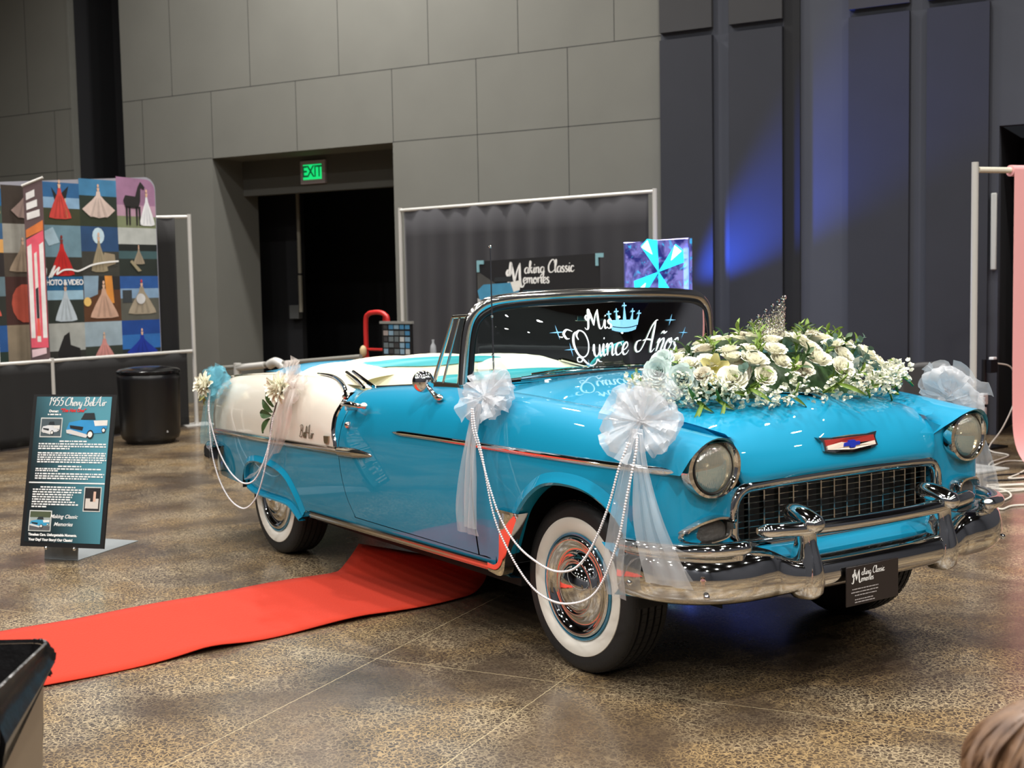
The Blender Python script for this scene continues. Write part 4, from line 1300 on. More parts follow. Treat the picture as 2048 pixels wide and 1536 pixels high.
fa = thing('floral_arrangement', 'large mound of ivory roses, small white blossoms and green leaves lying across the hood', 'flowers', (.15, .06, 1.10))
protos = []
def proto(mb, name, m):
    o = mb.build(name, m, fa, local=True, angle=False); protos.append(o); return o
roseA = proto(rose_mesh(1, .042, 4, 1.0), 'rose', rose_m)
roseB = proto(rose_mesh(2, .046, 4, 1.5), 'rose', rose_m)
roseC = proto(rose_mesh(5, .040, 5, .8), 'rose', rose_c)
roseD = proto(rose_mesh(7, .062, 5, 1.2), 'rose', rose_b)
lm_ = MB()
for k in range(6):
    q = 2 * PI * k / 6
    petal(lm_, (0, 0, 0), (math.cos(q), math.sin(q), .55), (-math.cos(q) * .5, -math.sin(q) * .5, 1), .07, .02, .3, .6)
lily = proto(lm_, 'lily', lily_m)
def leaf_geo(mb, base, d, up, L, W):
    base, d, up = Vector(base), Vector(d).normalized(), Vector(up).normalized(); w = d.cross(up).normalized()
    G = []
    for i in range(6):
        t = i / 5; wid = W * math.sin(PI * min(1, t * .93 + .07)) ** .8
        G.append([tuple(base + d * (L * t) + w * (wid * v) + up * (.10 * L * abs(v) + .12 * L * math.sin(PI * t))) for v in (-1, 0, 1)])
    mb.grid(G)
def sprig(seed, n, L, W, length):
    r = random.Random(seed); m = MB()
    path = [Vector((0, 0, 0)), Vector((.01, 0, length * .5)), Vector((.03, 0, length))]
    m.tube(path, .0015, 4)
    for k in range(n):
        t = .15 + .85 * k / (n - 1)
        p = Vector((.03 * t * t, 0, length * t)); q = k * 2.4
        leaf_geo(m, p, (math.cos(q) * .8, math.sin(q) * .8, .75), (0, 0, 1) if abs(math.cos(q)) > 2 else (-math.cos(q), -math.sin(q), .9), L * r.uniform(.8, 1.1), W)
    return m
sprigA = proto(sprig(1, 7, .055, .009, .085), 'leaf_sprig', leaf_m)
sprigB = proto(sprig(2, 6, .060, .012, .08), 'leaf_sprig', leaf_d)
sprigC = proto(sprig(3, 7, .032, .015, .09), 'eucalyptus_sprig', euca_m)
sprigL = proto(sprig(4, 3, .12, .008, .05), 'leaf_sprig', leaf_m)
bl_ = MB(); r = random.Random(9)
for k in range(26):
    q, h_ = r.uniform(0, 2 * PI), r.uniform(0, .09)
    rr = .030 * math.sin(PI * (.2 + .75 * h_ / .09))
    c = Vector((rr * math.cos(q), rr * math.sin(q), h_))
    d0 = Vector((math.cos(q), math.sin(q), r.uniform(-.1, .8)))
    for kk in range(5):
        a = 2 * PI * kk / 5
        b1 = d0.orthogonal().normalized(); b2 = d0.cross(b1).normalized()
        petal(bl_, c, b1 * math.cos(a) + b2 * math.sin(a) + d0.normalized() * .6, d0, .0115, .005, .2, .3)
blossom = proto(bl_, 'blossom_cluster', mat('white_blossom', (238, 238, 218), .6, sss=.3))

CX, CY, CZ, RX, RY, RZ = .18, .08, 1.065, .30, .58, .225
def surf(q, h_, k=1.0):
    """q: azimuth, h_: 0 rim .. 1 top"""
    e = h_ * PI / 2
    x = CX + RX * k * max(0.0, math.cos(e)) ** .8 * math.cos(q)
    y = CY + RY * k * max(0.0, math.cos(e)) ** .8 * math.copysign(abs(math.sin(q)) ** .8, math.sin(q))
    z = CZ + RZ * k * max(0.0, math.sin(e)) ** .9
    n = Vector((math.cos(q) * math.cos(e) / RX, math.sin(q) * math.cos(e) / RY, math.sin(e) / RZ)).normalized()
    return Vector((x, y, z)), n
bm0 = MB(); G = []
for i in range(25):
    G.append([tuple(surf(2 * PI * i / 24, h_, .80)[0]) for h_ in (0, .2, .4, .6, .8, 1)])
bm0.grid(G); bm0.build('foliage_base', leaf_d, fa)
rr_ = random.Random(21)
used = 0
def scatter(srcs, n, hlo, hhi, k, smin, smax, jit=.35, qf=None, name=None):
    for i in range(n):
        q = (i * 2.399963 + rr_.uniform(-.2, .2)) if qf is None else qf(i)
        u = (i + .5) / n
        h_ = lerp(hlo, hhi, rr_.random())
        p, nn = surf(q, h_, k)
        nn = (nn + Vector((rr_.uniform(-jit, jit), rr_.uniform(-jit, jit), rr_.uniform(-.1, jit)))).normalized()
        place(rr_.choice(srcs), p, nn, rr_.uniform(smin, smax), rr_.uniform(0, 6.28), fa)
# roses row by row over the visible dome
for (h_, cnt) in ((.26, 20), (.44, 21), (.60, 17), (.76, 14), (.90, 9), (1.0, 3)):
    for i in range(cnt):
        q = 2 * PI * (i + (.5 if int(h_ * 100) % 4 else 0)) / cnt + rr_.uniform(-.06, .06)
        p, nn = surf(q, h_ + rr_.uniform(-.05, .05), 1.0 + rr_.uniform(-.03, .04))
        nn = (nn + Vector((rr_.uniform(-.3, .3), rr_.uniform(-.3, .3), .15))).normalized()
        place(rr_.choice([roseA, roseB, roseC, roseA, roseB]), p, nn, rr_.uniform(1.0, 1.35), rr_.uniform(0, 6.28), fa)
scatter([sprigA, sprigB, sprigA, sprigA], 74, .1, .98, .92, .70, 1.0, .5)
scatter([sprigC], 9, .1, .6, .98, .9, 1.2, .5)
for i in range(20):           # hanging leaves round the lower edge
    q = 2 * PI * i / 20 + rr_.uniform(-.1, .1)
    p, nn = surf(q, .05, 1.0)
    place(sprigL, p + Vector((0, 0, .01)), Vector((nn.x, nn.y, rr_.uniform(-.15, .25))), rr_.uniform(.8, 1.2), rr_.uniform(0, 6), fa)
for i in range(62):           # blossom clusters along the front and ends
    q = lerp(-2.3, 1.7, i / 61) + rr_.uniform(-.08, .08)
    p, nn = surf(q, rr_.choice([.02, .06, .12, .18]), rr_.uniform(1.0, 1.10))
    place(blossom, p + Vector((0, 0, .012)), Vector((nn.x, nn.y, rr_.uniform(-.1, .5))), rr_.uniform(.8, 1.15), rr_.uniform(0, 6), fa)
# the big pale roses, the ranunculus and the lily at the near end
for src, px_, nn, sc_ in ((roseD, (.235, -.47, 1.155), (.6, -.7, .25), 1.05), (roseD, (.13, -.50, 1.185), (.5, -.8, .3), .95), (roseD, (.10, -.45, 1.22), (.3, -.7, .6), .8),
                          (roseC, (.335, -.27, 1.175), (.7, -.6, .3), 1.35), (lily, (.29, -.36, 1.20), (.75, -.6, .1), 1.1)):
    place(src, px_, nn, sc_, .4, fa)
for src in protos: COL.objects.unlink(src)
for src in protos: bpy.data.objects.remove(src)

# tiara resting on the flowers
ti = MB()
td = Vector((.56, .80, 0)).normalized(); ts = Vector((-td.y, td.x, 0)); tc0 = Vector((.215, -.03, 1.318))
def tp(a, r_, z): return tc0 + td * (r_ * math.cos(a)) * 1.15 + ts * (r_ * math.sin(a)) + Vector((0, 0, z))
hgt = lambda a: .050 + .105 * max(0, math.cos(a * .80)) ** 1.5
A_ = np.linspace(-1.9, 1.9, 27)
ti.tube([tp(a, .085, 0) for a in A_], .0035, 6); ti.tube([tp(a, .086, hgt(a) * .32) for a in A_], .0022, 6)
for i, a in enumerate(A_):
    hh = hgt(a) * (1.0 if i % 2 == 1 else .72)
    ti.tube([tp(a, .085, 0), tp(a, .090, hh)], .0018, 5)
    ti.sphere(tuple(tp(a, .090, hh + .005)), .0075 if i % 2 else .005, 6)
    for k in range(1, 7):
        z = hh * k / 7
        ti.sphere(tuple(tp(a + .035 * (k % 2), .088, z)), .0042, 6)
    if i < 26:
        b = A_[i + 1]
        for k in (1, 2, 3): ti.tube([tp(a, .087, hh * .25 * k), tp((a + b) / 2, .088, hh * (.25 * k + .14)), tp(b, .087, hh * .25 * k)], .0013, 4)
tag(ti.build('tiara', crystal_m, None), 'silver rhinestone tiara standing on top of the hood flowers', 'tiara')

# flowers with tulle on the rear quarter and on the tail
def pom(c, n, R_, m, parent, seed, count=46, name='silk_flower'):
    r = random.Random(seed); mb = MB(); n = Vector(n).normalized(); b1 = n.orthogonal().normalized(); b2 = n.cross(b1)
    for k in range(count):
        f = (k + .5) / count
        q = k * 2.39996; el = lerp(1.4, -.05, f)
        d = (b1 * math.cos(q) + b2 * math.sin(q)) * math.cos(el) + n * math.sin(el)
        petal(mb, Vector(c) + n * .01, d, (n - d * n.dot(d) + d * .01), R_ * r.uniform(.75, 1.05), R_ * .17, .25, .5)
    return mb.build(name, m, parent, angle=False)
qb = bow('corsage_bow', 'pale tulle bow with a white silk flower and leafy stem on the ivory rear quarter', (-2.43, -.90, 1.01), (0, -.9, .45),
    [(20, .9), (160, .9), (240, .7), (300, .8)], .13, .06,
    [([(-2.45, -.945, 1.0), (-2.50, -.975, .88), (-2.55, -.98, .74), (-2.66, -.975, .62), (-2.86, -.965, .50), (-3.02, -.96, .455)], [.10, .13, .13, .18, .16, .12], (1, 0, .45), (0, -1, 0)),
     ([(-2.40, -.95, 1.0), (-2.40, -.98, .90), (-2.45, -.98, .76), (-2.55, -.98, .64)], [.10, .14, .10, .08], (1, 0, .2), (0, -1, 0))],
    tulle_soft, 44, fans=((95, 1.15), (70, 1.1), (40, 1.15), (150, 1.1), (15, 1.2), (215, 1.0)))
pom((-2.47, -.955, 1.0), (.1, -1, .25), .105, rose_m, qb, 4)
st_ = MB(); st_.tube(cr([(-2.49, -.975, 1.0), (-2.53, -.985, .90), (-2.60, -.985, .80), (-2.64, -.975, .70)], 6), .0035, 6)
st_.build('flower_stem', stem_m, qb)
for (b0, d0) in (((-2.56, -.985, .87), (-.55, -.2, .55)), ((-2.58, -.985, .85), (-.9, -.2, .1)), ((-2.60, -.985, .83), (-.4, -.2, -.7)), ((-2.54, -.985, .90), (-.3, -.2, .8))):
    m = MB(); leaf_geo(m, b0, d0, (0, -1, .1), .10, .026); m.build('leaf', leaf_d, qb)
tbw = bow('corsage_bow', 'blue tulle bow with a white silk flower at the tail of the car', (-3.58, -.885, .945), (.1, -.9, .35),
    [(30, .9), (80, 1), (130, 1), (180, .9), (230, .9), (330, .8)], .125, .06,
    [([(-3.62, -.92, .93), (-3.66, -.94, .82), (-3.72, -.93, .68), (-3.76, -.92, .57)], [.10, .16, .20, .22], (1, 0, 0), (0, -1, 0))],
    tulle_blue, 60, fans=((100, 1.0), (60, 1.1), (20, 1.1), (150, 1.15), (200, 1.1), (340, .9)))
pom((-3.62, -.945, .955), (.15, -1, .3), .10, rose_m, tbw, 9)
m = MB(); leaf_geo(m, (-3.68, -.93, .90), (-1, 0, -.35), (0, -1, .2), .14, .03); leaf_geo(m, (-3.68, -.92, .90), (-1, 0, -.9), (0, -1, .2), .12, .03); m.build('leaf', mat('leaf_yellow_green', (170, 165, 95), .5), tbw)

def pearls(label, path, group, r_=.0052):
    P = cr(path, 40)
    S = [0]
    for a, b in zip(P, P[1:]): S.append(S[-1] + float(np.linalg.norm(b - a)))
    n = int(S[-1] / (r_ * 2.05))
    t = thing('pearl_garland', label, 'garland', tuple(P[0]), 0, group)
    cord = MB(); cord.tube([tuple(p) for p in P[::8]] + [tuple(P[-1])], .0012, 4); cord.build('cord', pearl_m, t)
    base = MB(); base.sphere((0, 0, 0), r_, 8); base = base.build('pearl', pearl_m, t, local=True, angle=False)
    pts = [np.array([np.interp(k * S[-1] / n, S, [p[i] for p in P]) for i in range(3)]) for k in range(n)]
    order = sorted(range(n), key=lambda k: (Vector(pts[k]) - CAM_LOC).length)
    near = set(order[:100])
    rest = MB()
    for k in range(n):
        loc = Vector(pts[k]) - t.location
        if k in near:
            if k == order[0]: base.location = loc
            else:
                o = base.copy(); COL.objects.link(o); o.parent = t; o.location = loc
        else: rest.sphere(tuple(pts[k]), r_, 6)
    if n > 100: rest.build('pearls', pearl_m, t, angle=False)['kind'] = 'stuff'
pg = None
pearls('long pearl garland looping lowest across the front whitewall between two white bows', [(-.50, -.985, 1.03), (-.46, -1.0, .95), (-.415, -1.0, .85), (-.333, -1.0, .604), (-.21, -1.0, .455), (-.074, -1.0, .359), (.05, -1.0, .328), (.171, -1.0, .337), (.30, -1.0, .385), (.40, -1.01, .475), (.50, -1.02, .64), (.55, -1.02, .80), (.575, -1.0, .95), (.55, -.97, 1.01)], pg)
pearls('shorter pearl garland, the upper of the two swags over the front wheel', [(-.51, -.985, 1.03), (-.48, -1.0, .95), (-.43, -1.0, .86), (-.35, -1.0, .70), (-.27, -1.0, .585), (-.15, -1.0, .50), (0, -1.0, .455), (.11, -1.0, .45), (.22, -1.0, .485), (.33, -1.01, .58), (.44, -1.02, .74), (.51, -1.02, .90), (.53, -.99, .99)], pg)
pearls('long white pearl garland hanging lowest at the rear wheel skirt', [(-3.60, -.95, .93), (-3.585, -.965, .84), (-3.575, -.97, .68), (-3.54, -.97, .52), (-3.44, -.97, .385), (-3.30, -.97, .295), (-3.14, -.975, .262), (-3.0, -.98, .275), (-2.86, -.98, .35), (-2.74, -.985, .48), (-2.64, -.985, .66), (-2.56, -.985, .84), (-2.52, -.97, .95)], pg)
pearls('upper white pearl garland draped over the rear fender skirt', [(-3.61, -.95, .93), (-3.60, -.965, .82), (-3.53, -.97, .69), (-3.43, -.97, .565), (-3.30, -.97, .475), (-3.16, -.975, .43), (-3.02, -.98, .417), (-2.88, -.98, .45), (-2.75, -.985, .54), (-2.64, -.985, .68), (-2.57, -.985, .84), (-2.53, -.97, .95)], pg)

# ================================================================== the hall
def nmath(nt, op, a, b=None, c=None):
    n = nt.nodes.new('ShaderNodeMath'); n.operation = op
    for i, v in enumerate((a, b, c)):
        if v is None: continue
        if isinstance(v, (int, float)): n.inputs[i].default_value = v
        else: nt.links.new(v, n.inputs[i])
    return n.outputs[0]
def mixc(nt, f, a, b):
    n = nt.nodes.new('ShaderNodeMix'); n.data_type = 'RGBA'
    for i, v in ((0, f), (6, a), (7, b)):
        if isinstance(v, (tuple, float, int)): n.inputs[i].default_value = v if not isinstance(v, tuple) else (*v, 1)
        else: nt.links.new(v, n.inputs[i])
    return n.outputs[2]
def ramp(nt, f, p0, p1):
    n = nt.nodes.new('ShaderNodeMapRange'); n.interpolation_type = 'SMOOTHSTEP'
    n.inputs[1].default_value = p0; n.inputs[2].default_value = p1
    nt.links.new(f, n.inputs[0]); return n.outputs[0]
floor_m = bpy.data.materials.new('stained_concrete'); floor_m.use_nodes = True
nt = floor_m.node_tree; B = nt.nodes['Principled BSDF']
tc = nt.nodes.new('ShaderNodeTexCoord').outputs['Object']
def noise(scale, detail=4, dist=0.0, rough=.55, vec=None):
    n = nt.nodes.new('ShaderNodeTexNoise'); n.inputs['Scale'].default_value = scale; n.inputs['Detail'].default_value = detail
    n.inputs['Distortion'].default_value = dist; n.inputs['Roughness'].default_value = rough
    nt.links.new(vec or tc, n.inputs['Vector']); return n.outputs['Fac']
wn = nt.nodes.new('ShaderNodeTexNoise'); wn.inputs['Scale'].default_value = 26; wn.inputs['Detail'].default_value = 3; nt.links.new(tc, wn.inputs['Vector'])
va = nt.nodes.new('ShaderNodeVectorMath'); va.operation = 'MULTIPLY_ADD'; nt.links.new(wn.outputs['Color'], va.inputs[0]); va.inputs[1].default_value = (.035, .035, 0); nt.links.new(tc, va.inputs[2])
vo = nt.nodes.new('ShaderNodeTexVoronoi'); vo.feature = 'DISTANCE_TO_EDGE'; vo.inputs['Scale'].default_value = 55; nt.links.new(va.outputs[0], vo.inputs['Vector'])
vein = nmath(nt, 'SUBTRACT', 1.0, ramp(nt, vo.outputs['Distance'], .015, .115))
speck = ramp(nt, noise(60, 4, .6), .50, .60)
patch = ramp(nt, noise(1.3, 5, .4), .36, .60)
patch2 = ramp(nt, noise(3.2, 5, .8), .35, .70)
cloud = ramp(nt, noise(.55, 4, .5), .38, .62)
base = mixc(nt, cloud, lin((62, 50, 42)), lin((84, 70, 56)))
base = mixc(nt, nmath(nt, 'MULTIPLY', patch2, .5), base, lin((46, 38, 34)))
amt = nmath(nt, 'MULTIPLY', nmath(nt, 'MAXIMUM', nmath(nt, 'MULTIPLY', vein, .85), nmath(nt, 'MULTIPLY', speck, .45)), nmath(nt, 'MULTIPLY_ADD', patch, .80, .14))
gold = mixc(nt, ramp(nt, noise(2.3, 3), .4, .6), lin((190, 170, 136)), lin((176, 148, 104)))
colr = mixc(nt, amt, base, gold)
# saw-cut joints
sx = nt.nodes.new('ShaderNodeSeparateXYZ'); nt.links.new(tc, sx.inputs[0])
def axis_(a, b): return nmath(nt, 'ADD', nmath(nt, 'MULTIPLY', sx.outputs[0], a), nmath(nt, 'MULTIPLY', sx.outputs[1], b))
nn_ = axis_(-.4985, .867); mm_ = axis_(.867, .4985)
jit = nmath(nt, 'MULTIPLY', noise(30, 2), .008)
def joint(v, off, per):
    q = nmath(nt, 'ABSOLUTE', nmath(nt, 'SUBTRACT', nmath(nt, 'FLOORED_MODULO', nmath(nt, 'ADD', nmath(nt, 'ADD', v, jit), -off + per / 2), per), per / 2))
    return nmath(nt, 'LESS_THAN', q, .0018)
jt = nmath(nt, 'MAXIMUM', nmath(nt, 'MAXIMUM', joint(nn_, -.868, 7.32), joint(mm_, -1.258, 14.64)), joint(mm_, -.425, 14.64))
colr = mixc(nt, nmath(nt, 'MULTIPLY', jt, .75), colr, lin((196, 178, 140)))
nt.links.new(colr, B.inputs['Base Color'])
nt.links.new(nmath(nt, 'MULTIPLY_ADD', noise(5, 4), .28, .16), B.inputs['Roughness'])
B.inputs['Coat Weight'].default_value = .35; B.inputs['Coat Roughness'].default_value = .16
bpn = nt.nodes.new('ShaderNodeBump'); bpn.inputs['Strength'].default_value = .12; bpn.inputs['Distance'].default_value = .004
nt.links.new(noise(9, 5), bpn.inputs['Height']); nt.links.new(bpn.outputs[0], B.inputs['Normal'])
fl_ = MB(); fl_.add([tuple(hall(-14, 6, 0)), tuple(hall(-14, -22, 0)), tuple(hall(20, -22, 0)), tuple(hall(20, 6, 0))], [[0, 1, 2, 3]])
struct(fl_.build('floor', floor_m, None, smooth=False))
H = 9.6
cl_ = MB(); cl_.add([tuple(hall(-14, 6, H)), tuple(hall(-14, -22, H)), tuple(hall(20, -22, H)), tuple(hall(20, 6, H))], [[0, 3, 2, 1]])
struct(cl_.build('ceiling', mat('black_ceiling', (22, 22, 24), .9), None, smooth=False))

wall_m = mat('grey_acoustic_panel', (108, 108, 102), .85, noise=(1.6, .10, .10))
dark_grey = mat('grey_pier', (64, 67, 76), .85, noise=(1.6, .10, .1))
groove_m = mat('panel_joint', (40, 40, 40), .9)
HR = Matrix((E1, N1, Vector((0, 0, 1)))).transposed()
def hbox(mb, u0, u1, n0, n1, z0, z1): mb.box(hall((u0 + u1) / 2, (n0 + n1) / 2, (z0 + z1) / 2), (u1 - u0, n1 - n0, z1 - z0), HR)
OU0, OU1, OZ = -3.79, -.80, 3.34
g = .008
def panels(name, mb_list, m): pass
# back wall: left of the dark slot, between slot and opening, above the opening, up to the dark bays
wb = MB()
for u0, u1, z0, z1 in ((-14, -6.49, 0, H), (-5.44, OU0, 0, H), (OU0, OU1, OZ, H), (OU1, 2.80, 0, H)):
    hbox(wb, u0, u1, .0, .12, z0, z1)
struct(wb.build('wall_back', wall_m, None, smooth=False))
# joints as thin recessed-looking strips standing 1 mm proud
jn = MB()
def hline(z, u0, u1): hbox(jn, u0, u1, -.001, .001, z - g / 2, z + g / 2)
def vline(u, z0, z1): hbox(jn, u - g / 2, u + g / 2, -.001, .001, z0, z1)
for u0, u1 in ((-14, -6.49), (-5.44, 2.80)):
    hline(4.235, u0, u1); hline(3.345, u0, u1 if u1 < 0 else OU0)
    hline(6.7, u0, u1)
hline(3.345, OU1, 2.80)
for u in (-4.48, -3.07, -1.60, -.24, 1.01, 2.24, -7.4, -8.8): vline(u, 4.235, 6.7)
for u in (-5.06, -3.77, -2.31, -.79, .43, 1.65, -6.85, -8.2): vline(u, 3.345, 4.235)
for u in (-5.06, .43, 1.65, -6.85, -8.2): vline(u, 0, 3.345)
for u in (-4.9, -3.6, -2.2, -.9, .4, 1.7): vline(u, 6.7, H)
struct(jn.build('trim_1', groove_m, None, smooth=False))
# dark slot
sl = MB(); hbox(sl, -6.49, -5.44, .85, .95, 0, H); hbox(sl, -6.55, -6.49, .0, .9, 0, H); hbox(sl, -5.44, -5.38, .12, .9, 0, H)
struct(sl.build('wall_slot', recess_m, None, smooth=False))
sl2 = MB(); hbox(sl2, -5.95, -5.44, .70, .84, 0, H); struct(sl2.build('wall_slot_pier', mat('slot_grey', (44, 42, 38), .9), None, smooth=False))
# opening with the header board set back
op = MB(); hbox(op, OU0 - .7, OU1 + .1, .60, .72, 2.86, H - 5); struct(op.build('wall_header', mat('header_grey', (84, 84, 80), .85, noise=(2, .1, .1)), None, smooth=False))
jb = MB(); hbox(jb, OU0 - .06, OU0, .12, .9, 0, OZ); hbox(jb, OU1, OU1 + .06, .12, 3.4, 0, OZ); hbox(jb, OU0, OU1, .12, .9, OZ, OZ + .05)
struct(jb.build('door_1', wall_m, None, smooth=False))
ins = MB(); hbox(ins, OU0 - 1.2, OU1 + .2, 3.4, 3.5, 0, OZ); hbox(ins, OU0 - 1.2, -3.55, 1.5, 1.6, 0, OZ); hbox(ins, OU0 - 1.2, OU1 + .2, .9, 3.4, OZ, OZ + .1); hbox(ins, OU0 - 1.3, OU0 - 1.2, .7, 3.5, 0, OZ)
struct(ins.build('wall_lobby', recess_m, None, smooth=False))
# bays on the right: dark acoustic panels standing off a grey wall
wr = MB(); hbox(wr, 2.80, 6.31, .0, .12, 0, H); hbox(wr, 6.31, 7.3, 0, .12, 2.99, H); hbox(wr, 7.3, 20, 0, .12, 0, H)
struct(wr.build('wall_right_bays', dark_grey, None, smooth=False))
dp_ = MB()
for u0, u1 in ((2.81, 3.41), (3.60, 4.18), (4.87, 5.47), (5.64, 6.22), (7.35, 8.0)):
    hbox(dp_, u0, u1, -.06, -.002, .0, 4.17)
struct(dp_.build('wall_dark_panels', dark_wall, None, smooth=False))
dp2 = MB()
for u0, u1 in ((2.81, 3.41), (3.60, 4.18), (4.87, 5.47), (5.64, 6.22)):
    hbox(dp2, u0, u1, -.06, -.002, 4.25, H)
struct(dp2.build('wall_upper_panels', mat('brown_grey_panel', (54, 54, 56), .85, noise=(2, .1, .1)), None, smooth=False))
rs = MB(); hbox(rs, 4.19, 4.36, -.03, -.002, 0, H); struct(rs.build('wall_shade_strip', recess_m, None, smooth=False))  # flat dark strip for a recess, its shade put into the colour
do = MB(); hbox(do, 6.2, 7.4, 1.4, 1.5, 0, 3.0); hbox(do, 6.25, 6.31, .12, 1.4, 0, 3.0); struct(do.build('door_2', recess_m, None, smooth=False))
# the other walls of the hall, behind and beside the camera
ow = MB(); hbox(ow, -14.1, -14, -22, 6, 0, H); struct(ow.build('wall_left', dark_grey, None, smooth=False))
ow = MB(); hbox(ow, 20, 20.1, -22, 6, 0, H); struct(ow.build('wall_right', dark_grey, None, smooth=False))
ow = MB(); hbox(ow, -14, 20, -22.1, -22, 0, H); struct(ow.build('wall_front', dark_grey, None, smooth=False))

# ------------------------------------------------------------------ high-bay lamps
lamp_m = bpy.data.materials.new('lamp_lens'); lamp_m.use_nodes = True
lamp_m.node_tree.nodes['Principled BSDF'].inputs['Emission Color'].default_value = (1, .95, .86, 1)
lamp_m.node_tree.nodes['Principled BSDF'].inputs['Emission Strength'].default_value = 60
LZ = 8.4
first = None
def lamp(x, y, e):
    global first
    if first is None:
        t = bpy.data.objects.new('high_bay_lamp', None); COL.objects.link(t)
        t['label'] = 'round black high-bay lamp hanging from the ceiling above the hall'; t['category'] = 'lamp'; t['group'] = 'high-bay lamps'
        t.location = (x, y, LZ)
        b = MB(); b.lathe([(.0, .30), (.06, .29), (.10, .20), (.20, .06), (.22, 0), (.20, 0)], ax='z', n=20); b.cyl((0, 0, .3), (0, 0, H - LZ), .01, n=6)
        b.build('lamp_shade', plastic_black, t, local=True)
        d = MB(); d.lathe([(0, .01), (.19, .01)], ax='z', n=20); d.build('lamp_diffuser', lamp_m, t, local=True)
        first = t
    else:
        t = first.copy(); COL.objects.link(t); t.location = (x, y, LZ)
        for ch in first.children:
            if ch.type == 'MESH':
                c = ch.copy(); COL.objects.link(c); c.parent = t
    l = bpy.data.lights.new('lamp_light', 'AREA'); l.shape = 'DISK'; l.size = .38; l.energy = e; l.color = (1, .965, .92)
    l.spread = math.radians(150)
    o = bpy.data.objects.new('lamp_light', l); COL.objects.link(o); o.parent = t; o.location = (0, 0, -.01)
key = Vector((4.2, -2.6, 0))
for i in range(-3, 3):
    for j in range(-2, 3):
        p = key + E1 * (i * 4.2) + N1 * (j * 4.4)
        u_ = (p - A0).dot(E1); n_ = (p - A0).dot(N1)
        if n_ > -1.2: continue
        e = 185
        if i == 0 and j == 0: e = 430
        lamp(p.x, p.y, e)
# a lamp washing the upper wall
for u_ in (-1.0,):
    p = hall(u_, -1.6, 0); lamp(p.x, p.y, 420)

# ------------------------------------------------------------------ EXIT sign, conduit, box
def vplane(b0, b1):
    b0, b1 = Vector((*b0, 0)), Vector((*b1, 0)); d = (b1 - b0).normalized(); n = Vector((d.y, -d.x, 0))
    if n.dot(CAM_LOC - b0) < 0: n = -n
    return b0, d, n
es = thing('exit_sign', 'lit green EXIT sign in a grey frame on the header above the dark opening', 'sign', tuple(hall(-2.52, .58, 3.12)))
es_b = MB(); es_b.box(tuple(es.location), (.42, .05, .31), HR); es_b.build('sign_frame', mat('sign_frame_grey', (176, 166, 172), .5), es, bevel=.006, smooth=False)
green_m = mat('exit_green', (20, 200, 120), .5, emit=(25, 235, 125), strength=1.1)
dk_green = mat('exit_letter', (20, 90, 60), .5, emit=(20, 120, 70), strength=.4)
f_ = MB(); f_.box(tuple(es.location - N1 * .027), (.31, .004, .20), HR); f_.build('lit_face', green_m, es, smooth=False)
V, F = text_mesh('EXIT', .215, bold=.004, space=.92)
tm_ = MB(); tm_.add([tuple(es.location + E1 * a * .82 + N1 * -.0305 + Vector((0, 0, b))) for a, b, c in V], F); tm_.build('sign_lettering', dk_green, es, smooth=False)
cd = MB(); p0 = hall(-3.44, 1.35, 0)
cd.tube([tuple(p0 + Vector((0, 0, 2.95))), tuple(p0 + Vector((0, 0, 1.78)))], .028, 10); cd.tube([tuple(p0 + Vector((0, 0, 1.75))), tuple(p0 + Vector((0, 0, 1.22)))], .03, 10)
tag(cd.build('conduit_pipe', mat('dull_pipe', (120, 116, 104), .6), None), 'thin vertical pale pipe hanging inside the dark opening', 'pipe')
jb_ = MB(); jb_.box(tuple(hall(-3.62, 1.45, 1.22)), (.17, .10, .20), HR)
tag(jb_.build('junction_box', mat('box_grey', (84, 86, 86), .6), None, bevel=.008), 'small grey junction box on the wall inside the dark opening', 'box')

# ------------------------------------------------------------------ pipe and drape
def drape_run(name, label, a, b, z_top, z_bot, ups, seed, mm=drape_m, lift=0.0, group=None, folds=26, amp=.03, a_ext=None):
    a, b = Vector((*a, 0)), Vector((*b, 0)); d = (b - a).normalized(); n = Vector((d.y, -d.x, 0))
    if n.dot(CAM_LOC - a) < 0: n = -n
    t = thing(name, label, 'curtain', tuple(a), 0, group)
    L = (b - a).length
    br_ = MB(); br_.tube([tuple(a + Vector((0, 0, z_top))), tuple(b + Vector((0, 0, z_top)))], .021, 10); br_.build('cross_bar', pipe_white, t)
    for s_ in ups:
        p = a + d * (s_ * L)
        u_ = MB(); u_.cyl(tuple(p), tuple(p + Vector((0, 0, z_top + .03))), .024, n=12); u_.box(tuple(p + Vector((0, 0, .006))), (.36, .36, .010)); u_.build('upright', pipe_white, t)
    r = random.Random(seed)
    ph = [(r.uniform(.12, 1.1), r.uniform(0, 6.28), r.uniform(.5, 1)) for _ in range(6)]
    N = int(L * folds) + 2; G = []
    a0_, a1_ = a_ext or (0.02, .98)
    for i in range(N + 1):
        s_ = lerp(a0_, a1_, i / N) * L
        row = []
        for k in range(9):
            tt = k / 8
            z = lerp(z_top - .01, z_bot, tt)
            w = sum(q[2] * math.sin(2 * PI * s_ / .24 * q[0] + q[1] + tt * .8 * math.sin(q[1])) for q in ph) / 3
            row.append(tuple(a + d * s_ + n * (.012 + amp * w * (.35 + .65 * tt)) + Vector((0, 0, z))))
        G.append(row)
    c = MB(); c.grid(G); c.build('drape', mm, t, solid=.004)
    return t, d, n
drape_run('pipe_and_drape', 'tall grey-black curtain on white poles behind the windscreen, under the grey wall', (-8.86, 3.395), (-5.47, 4.305), 2.425, .03, (0, 1), 1)
drape_run('pipe_and_drape', 'low black curtain on a white rail behind the information board and trash can', (-8.55, -2.55), (-10.21, 1.36), .86, .02, (0, .55), 2, mm=drape_k, amp=.025)
